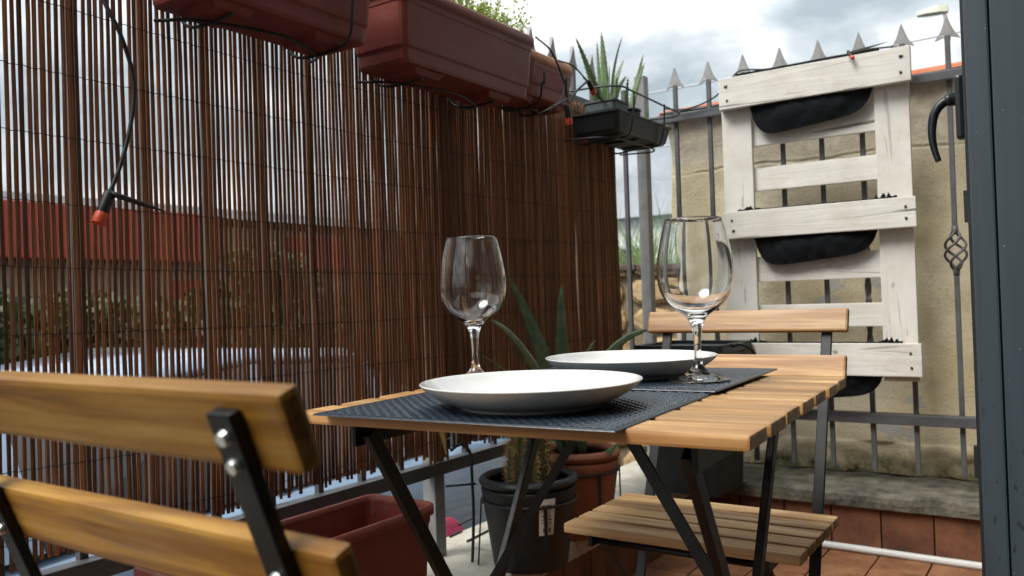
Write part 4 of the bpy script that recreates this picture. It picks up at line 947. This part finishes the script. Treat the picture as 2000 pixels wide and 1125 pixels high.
# ================================================================== BEYOND THE TERRACE
def car(label, loc, rz, paint, group='cars parked in the street'):
    t = thing('parked_car', label, 'car', loc, rz, group)
    st = [(-2.02, .36, .70, .62), (-1.96, .24, .84, .76), (-1.6, .20, .92, .85), (-.9, .18, .95, .875), (0, .18, .955, .88), (.8, .18, .94, .875), (1.3, .20, .90, .855), (1.75, .24, .78, .80), (1.95, .32, .66, .70), (2.02, .40, .58, .60)]
    rings = []
    for (y, z0, z1, hw) in st:
        h = z1 - z0
        half = [(hw * .55, z0), (hw * .93, z0 + .02), (hw, z0 + h * .3), (hw * .995, z0 + h * .62), (hw * .965, z1 - .06), (hw * .90, z1 - .012), (hw * .55, z1 + .012)]
        rings.append([Vector((a, y, z)) for a, z in half] + [Vector((-a, y, z)) for a, z in half[::-1]])
    MB().rings(rings, (True, True), True).build('body', paint, t, local=True)
    # cabin: pillars and roof, then the panes
    ca_ = [(-1.85, .90, .74, .90, .70), (-1.35, .94, .80, 1.36, .58), (-.4, .945, .81, 1.46, .60), (.25, .945, .81, 1.42, .585), (1.05, .92, .78, .935, .72)]
    for nm, mat, g0 in (('roof', paint, 1),):
        rr = []
        for (y, zb, wb, zt, wt) in ca_:
            rr.append([Vector((wt, y, zt - .02)), Vector((wt * .8, y, zt + .015)), Vector((-wt * .8, y, zt + .015)), Vector((-wt, y, zt - .02)), Vector((-wt * .98, y, zt - .055)), Vector((wt * .98, y, zt - .055))])
        MB().rings(rr[1:4], (True, True), True).build('roof', paint, t, local=True)
    def quad(nm, mat, pts, th=.0): MB().add(pts, [(0, 1, 2, 3)]).build(nm, mat, t, local=True)
    a0, a1, a2, a3, a4 = ca_
    quad('windscreen', 'window_dark', [(-a4[2], a4[0], a4[1]), (a4[2], a4[0], a4[1]), (a3[4], a3[0], a3[3] - .02), (-a3[4], a3[0], a3[3] - .02)])
    quad('rear_window', 'window_dark', [(a0[2], a0[0], a0[1]), (-a0[2], a0[0], a0[1]), (-a1[4], a1[0], a1[3] - .02), (a1[4], a1[0], a1[3] - .02)])
    for s in (-1, 1):
        for (p, q) in ((a1, a2), (a2, a3)):
            quad('side_window', 'window_dark', [(s * p[2] * 1.0, p[0] + .03, p[1]), (s * q[2] * 1.0, q[0] - .03, q[1]), (s * q[4], q[0] - .03, q[3] - .05), (s * p[4], p[0] + .03, p[3] - .05)])
        MB().add([(s * a3[2], a3[0], a3[1]), (s * a4[2], a4[0], a4[1]), (s * a3[4], a3[0], a3[3] - .05)], [(0, 1, 2)]).build('quarter_window', 'window_dark', t, local=True)
        MB().add([(s * a1[2], a1[0], a1[1]), (s * a0[2], a0[0], a0[1]), (s * a1[4], a1[0], a1[3] - .05)], [(0, 1, 2)]).build('rear_pillar', paint, t, local=True)
        for p in (a1, a2, a3): MB().bar((s * p[2] * 1.005, p[0], p[1]), (s * p[4] * 1.005, p[0], p[3] - .05), .06, .012, (1, 0, 0)).build('pillar', paint, t, local=True)
        MB().box((s * .93, .85, 1.0), (.16, .10, .11), None, .03).build('mirror', paint, t, local=True)
        MB().box((s * .60, 1.90, .64), (.26, .14, .12), None, .03).build('headlight', 'lamp_lens', t, local=True)
        MB().box((s * .66, -1.95, .74), (.18, .10, .16), None, .03).build('tail_light', 'red_fascia', t, local=True)
        MB().box((s * .885, .0, .72), (.012, .16, .025), None, .004).build('door_handle', 'car_trim', t, local=True)
        for yy in (-1.22, 1.28):
            wh_ = MB().rings([[Vector((s * (.78 + o_), yy + r_ * math.cos(2 * math.pi * k / 24), .31 + r_ * math.sin(2 * math.pi * k / 24))) for k in range(24)] for (o_, r_) in ((-.1, .27), (-.1, .31), (.08, .31), (.1, .29), (.1, .2))], (True, False), True).build('wheel', 'tyre', t, local=True)
            MB().rings([[Vector((s * (.78 + o_), yy + r_ * math.cos(2 * math.pi * k / 10), .31 + r_ * math.sin(2 * math.pi * k / 10))) for k in range(10)] for (o_, r_) in ((.08, .205), (.095, .19), (.07, .05), (.09, .03))], (True, True)).build('rim', 'alloy', wh_, local=True)
    MB().box((0, 2.0, .40), (1.0, .04, .12), None, .015).build('grille', 'car_trim', t, local=True)
    MB().box((0, 2.015, .30), (.5, .02, .10), None, .004).build('number_plate', 'lamp_lens', t, local=True)
    return t
car('pale blue car parked right behind the reed screen', (-3.35, 2.55, -.80), R(1), 'car_blue')
car('dark car parked ahead of the pale blue car', (-3.45, 7.6, -.80), R(-1), 'car_dark')
hg = thing('street_hedge', 'dark clipped hedge along the far side of the street', 'hedge', (-7.2, 7.5, -.64))
b = MB(); st = MB()
for i in range(9000):
    yy = random.uniform(1.5, 15); top = .95 + .12 * noise.noise(Vector((yy * 1.3, 0, 0))); zz = random.uniform(-.62, top); xx = -7.2 + random.gauss(0, .16)
    p = Vector((xx, yy, zz)); u = Vector((random.gauss(0, 1), random.gauss(0, 1), random.gauss(0, .7))).normalized(); v = u.orthogonal().normalized(); l = random.uniform(.05, .09)
    b.add([p - u * l, p + v * l * .55, p + u * l, p - v * l * .55], [(0, 1, 2, 3)])
for q in range(28): st.tube([(-7.2, 1.6 + q * .48, -.64), (-7.2 + random.uniform(-.1, .1), 1.6 + q * .48 + random.uniform(-.1, .1), .6)], [.03, .01], 5)
st.build('stems', 'bark', hg); tag(b.build('foliage', 'tree_leaf', hg), kind='stuff')

sh = thing('shop_building', 'low shop across the street with a red fascia and pale walls', 'building', (-10.5, 6.5, -.8))
MB().box((-11, 6.5, .55), (3.6, 9.0, 2.7)).build('wall', 'shop_wall', sh)
MB().box((-9.12, 4.6, 1.72), (.22, 4.2, .60), None, .02).build('fascia', 'red_fascia', sh)
MB().box((-9.15, 9.4, 1.58), (.16, 3.0, .45), None, .02).build('fascia', 'red_fascia', sh)
MB().box((-10.9, 6.5, 2.05), (3.7, 9.1, .12)).build('roof', 'pale_roof', sh)
for yy in (3.1, 4.5, 8.6, 10.0):
    f = MB().box((-9.19, yy, .45), (.06, 1.1, 1.3)).build('window', 'shop_wall', sh); MB().box((-9.15, yy, .45), (.03, .98, 1.16)).build('pane', 'window_dark', f)
f = MB().box((-9.19, 6.6, .2), (.06, 1.0, 2.0)).build('door', 'red_fascia', sh); MB().box((-9.14, 6.95, .2), (.03, .03, .25)).build('handle', 'alloy', f)

def tree(name, label, base, hgt, rad, mat, n, lsz, trunk_h=.4, group=None, sq=1.0):
    t = thing(name, label, 'tree', base, 0, group); base = Vector(base)
    b = MB(); th = hgt * trunk_h; top = base + Vector((0, 0, th))
    r0 = max(.05, hgt * .03); b.tube(spline([base, base + Vector((.05, .03, th * .5)), top, top + Vector((.05, 0, hgt * .25))], 4), [r0 * (1 - .5 * i / 12) for i in range(13)], 8)
    cl = []
    for k in range(14):
        a = random.uniform(0, 6.28); e_ = random.uniform(-.3, .9); rr_ = rad * random.uniform(.35, .85)
        c = top + Vector((math.cos(a) * rr_ * sq, math.sin(a) * rr_ * sq, (hgt - th) * (.35 + .4 * e_))); cl.append((c, rad * random.uniform(.28, .5)))
        b.tube([top - Vector((0, 0, th * .2)), (top + c) / 2 + Vector((0, 0, .05)), c], [r0 * .45, r0 * .3, r0 * .08], 5)
    b.build('trunk', 'bark', t)
    lf = MB()
    for i in range(n):
        c, q = random.choice(cl); d = Vector((random.gauss(0, 1), random.gauss(0, 1), random.gauss(0, 1))).normalized() * q * random.random() ** .4
        p = c + d; u = Vector((random.gauss(0, 1), random.gauss(0, 1), random.gauss(0, .6))).normalized(); v = u.orthogonal().normalized(); l = lsz * random.uniform(.6, 1.4)
        lf.add([p - u * l, p + v * l * .4, p + u * l, p - v * l * .4], [(0, 1, 2, 3)])
    lf.build('crown', mat, t)
GT = 'street trees across the road'
tree('street_tree', 'dark leafy tree between the shop windows, left of the others', (-7.6, 6.1, -.64), 2.4, .7, 'tree_leaf', 1800, .07, .45, GT)
tree('street_tree', 'broad dark tree seen faintly through the middle of the screen', (-7.4, 9.0, -.64), 2.5, .8, 'tree_leaf', 1800, .08, .4, GT)
tree('street_tree', 'low olive green tree at the far left of the screen', (-7.6, 3.5, -.64), 2.0, .8, 'tree_leaf', 2200, .07, .35, GT)

# sandstone garden wall seen in the gap at the corner
sw = thing('stone_wall', 'yellow sandstone garden wall with brown coping beyond the corner post', 'wall', (-2.0, 4.6, -.8))
MB().box((-1.55, 4.72, .08), (2.1, .16, 1.78)).build('core', 'mortar', sw)
z = -.78; row = 0
while z < .97:
    h = random.uniform(.13, .2); h = min(h, .975 - z) if .975 - z > .05 else .05
    x = -2.6 + random.uniform(0, .08)
    while x < -.55:
        wd = random.uniform(.16, .34); b = MB(); n = 9; hull = []
        for k in range(n):
            a = 2 * math.pi * k / n; f = 1 / max(abs(math.cos(a)), abs(math.sin(a))) * .9; f = min(f, 1.12) * random.uniform(.9, 1.02)
            hull.append((math.cos(a) * wd / 2 * f * 1.06, math.sin(a) * h / 2 * f * 1.06))
        c = Vector((x + wd / 2, 4.635, z + h / 2))
        r0 = [c + Vector((p, .02, q)) for p, q in hull]; r1 = [c + Vector((p * .97, -.02, q * .97)) for p, q in hull]; r2 = [c + Vector((p * .7, -.04, q * .7)) for p, q in hull]
        b.rings([r0[::-1], r1[::-1], r2[::-1]], (True, True)).build('stone', 'sandstone', sw, origin='c'); x += wd + .012
    z += h + .012; row += 1
for k in range(5): MB().box((-2.42 + k * .42, 4.70, 1.0 + random.uniform(-.006, .006)), (.41, .26, .035), None, .006).build('coping_stone', 'coping_brown', sw, origin='c')
iv = thing('ivy_plant', 'dark green ivy climbing the left end of the sandstone wall', 'ivy', (-2.5, 4.5, -.8))
b = MB(); st = MB()
for q in range(9): st.tube(spline([(-2.62 + q * .03, 4.56, -.8), (-2.6 + random.uniform(-.1, .1), 4.55, -.1), (-2.6 + random.uniform(-.12, .05), 4.55, .5), (-2.6 + random.uniform(-.12, .02), 4.55, .92)], 4), .006, 4)
st.build('stem', 'bark', iv)
for i in range(1500):
    p = Vector((-2.62 + random.gauss(0, .07), 4.52 + random.gauss(0, .03), random.uniform(-.7, .92))); u = Vector((random.gauss(0, 1), random.gauss(0, .4), random.gauss(0, 1))).normalized(); v = u.cross(Vector((0, -1, .3))).normalized(); l = random.uniform(.02, .035)
    b.add([p - u * l, p + v * l * .8, p + u * l, p - v * l * .8], [(0, 1, 2, 3)])
tag(b.build('leaves', 'ivy_leaf', iv), kind='stuff')
def reeds(label, base, n, hgt, spread, mat):
    t = thing('grass_clump', label, 'plant', base); b = MB(); base = Vector(base)
    for i in range(n):
        p = base + Vector((random.gauss(0, spread * .5), random.gauss(0, spread * .3), 0)); h = hgt * random.uniform(.5, 1.1); d = Vector((random.gauss(0, .22), random.gauss(0, .2), 1)) * h
        s_ = Vector((1, random.uniform(-.5, .5), 0)).normalized() * random.uniform(.010, .022); m_ = p + d * .55; tip = p + d + Vector((d.x * .6, d.y * .6, -h * .12))
        b.add([p - s_, p + s_, m_ + s_ * .8, m_ - s_ * .8, tip], [(0, 1, 2, 3), (3, 2, 4)])
    tag(b.build('blades', mat, t), kind='stuff')
reeds('tall feathery pale grass behind the sandstone wall', (-2.85, 6.2, -.8), 2600, 2.45, .75, 'pampas_leaf')
reeds('bright yellow green shrub shoots above the left wall end', (-3.2, 5.6, -.8), 200, 1.95, .35, 'bright_leaf')
fb_ = thing('far_building', 'grey house in painted haze with low roof far beyond the garden wall', 'building', (-9, 22, -.8))
MB().box((-9.4, 22, 1.0), (6.4, 5, 3.6)).build('wall', 'hazed_render', fb_)
MB().extrude([(-3.5, 0), (3.5, 0), (0, 1.1)], (-9.4, 22, 2.8), (1, 0, 0), (0, 0, 1), 5.6).build('roof', 'pale_roof', fb_)
for xx in (-11.4, -9.6, -7.8):
    f = MB().box((xx, 19.48, 1.5), (1.0, .06, 1.2)).build('window', 'pale_roof', fb_); MB().box((xx, 19.44, 1.5), (.86, .03, 1.06)).build('pane', 'window_dark', f)
MB().box((-9.4, 19.3, .5), (6.6, .5, .12)).build('balcony', 'pale_roof', fb_)
for k, z in enumerate((4.3, 4.65, 5.0, 5.6)):
    pts = [(-22 + 3 * i, 19 - .15 * i, z + .25 * ((i - 5) / 5) ** 2) for i in range(11)]
    tag(MB().tube(pts, .02, 5).build('overhead_cable', 'pale_roof'), ('lowest', 'second lowest', 'third', 'highest')[k] + ' overhead cable crossing the sky in the corner gap', 'cable', 'overhead cables')
ln = at(1846, 22, Y=17.0)
lm = thing('street_lamp', 'pale street lamp head above the tallest spear at right', 'street lamp', (ln.x, ln.y, -.8))
MB().tube([(ln.x + .02, 17.0, -.8), (ln.x, 17.0, ln.z - .1), (ln.x - .02, 17.0, ln.z + .02)], [.05, .035, .03], 10).build('pole', 'lamp_grey', lm)
hd_ = MB().rings([[Vector((ln.x + dx, 17.0 + yy, ln.z + zz + .02 - dx * .05)) for yy, zz in ((-w_, -.04), (w_, -.04), (w_ * .8, h_), (-w_ * .8, h_))] for dx, w_, h_ in ((.05, .06, .08), (-.10, .12, .10), (-.32, .12, .05), (-.46, .07, .03))], (True, True)).build('lamp_head', 'lamp_grey', lm)
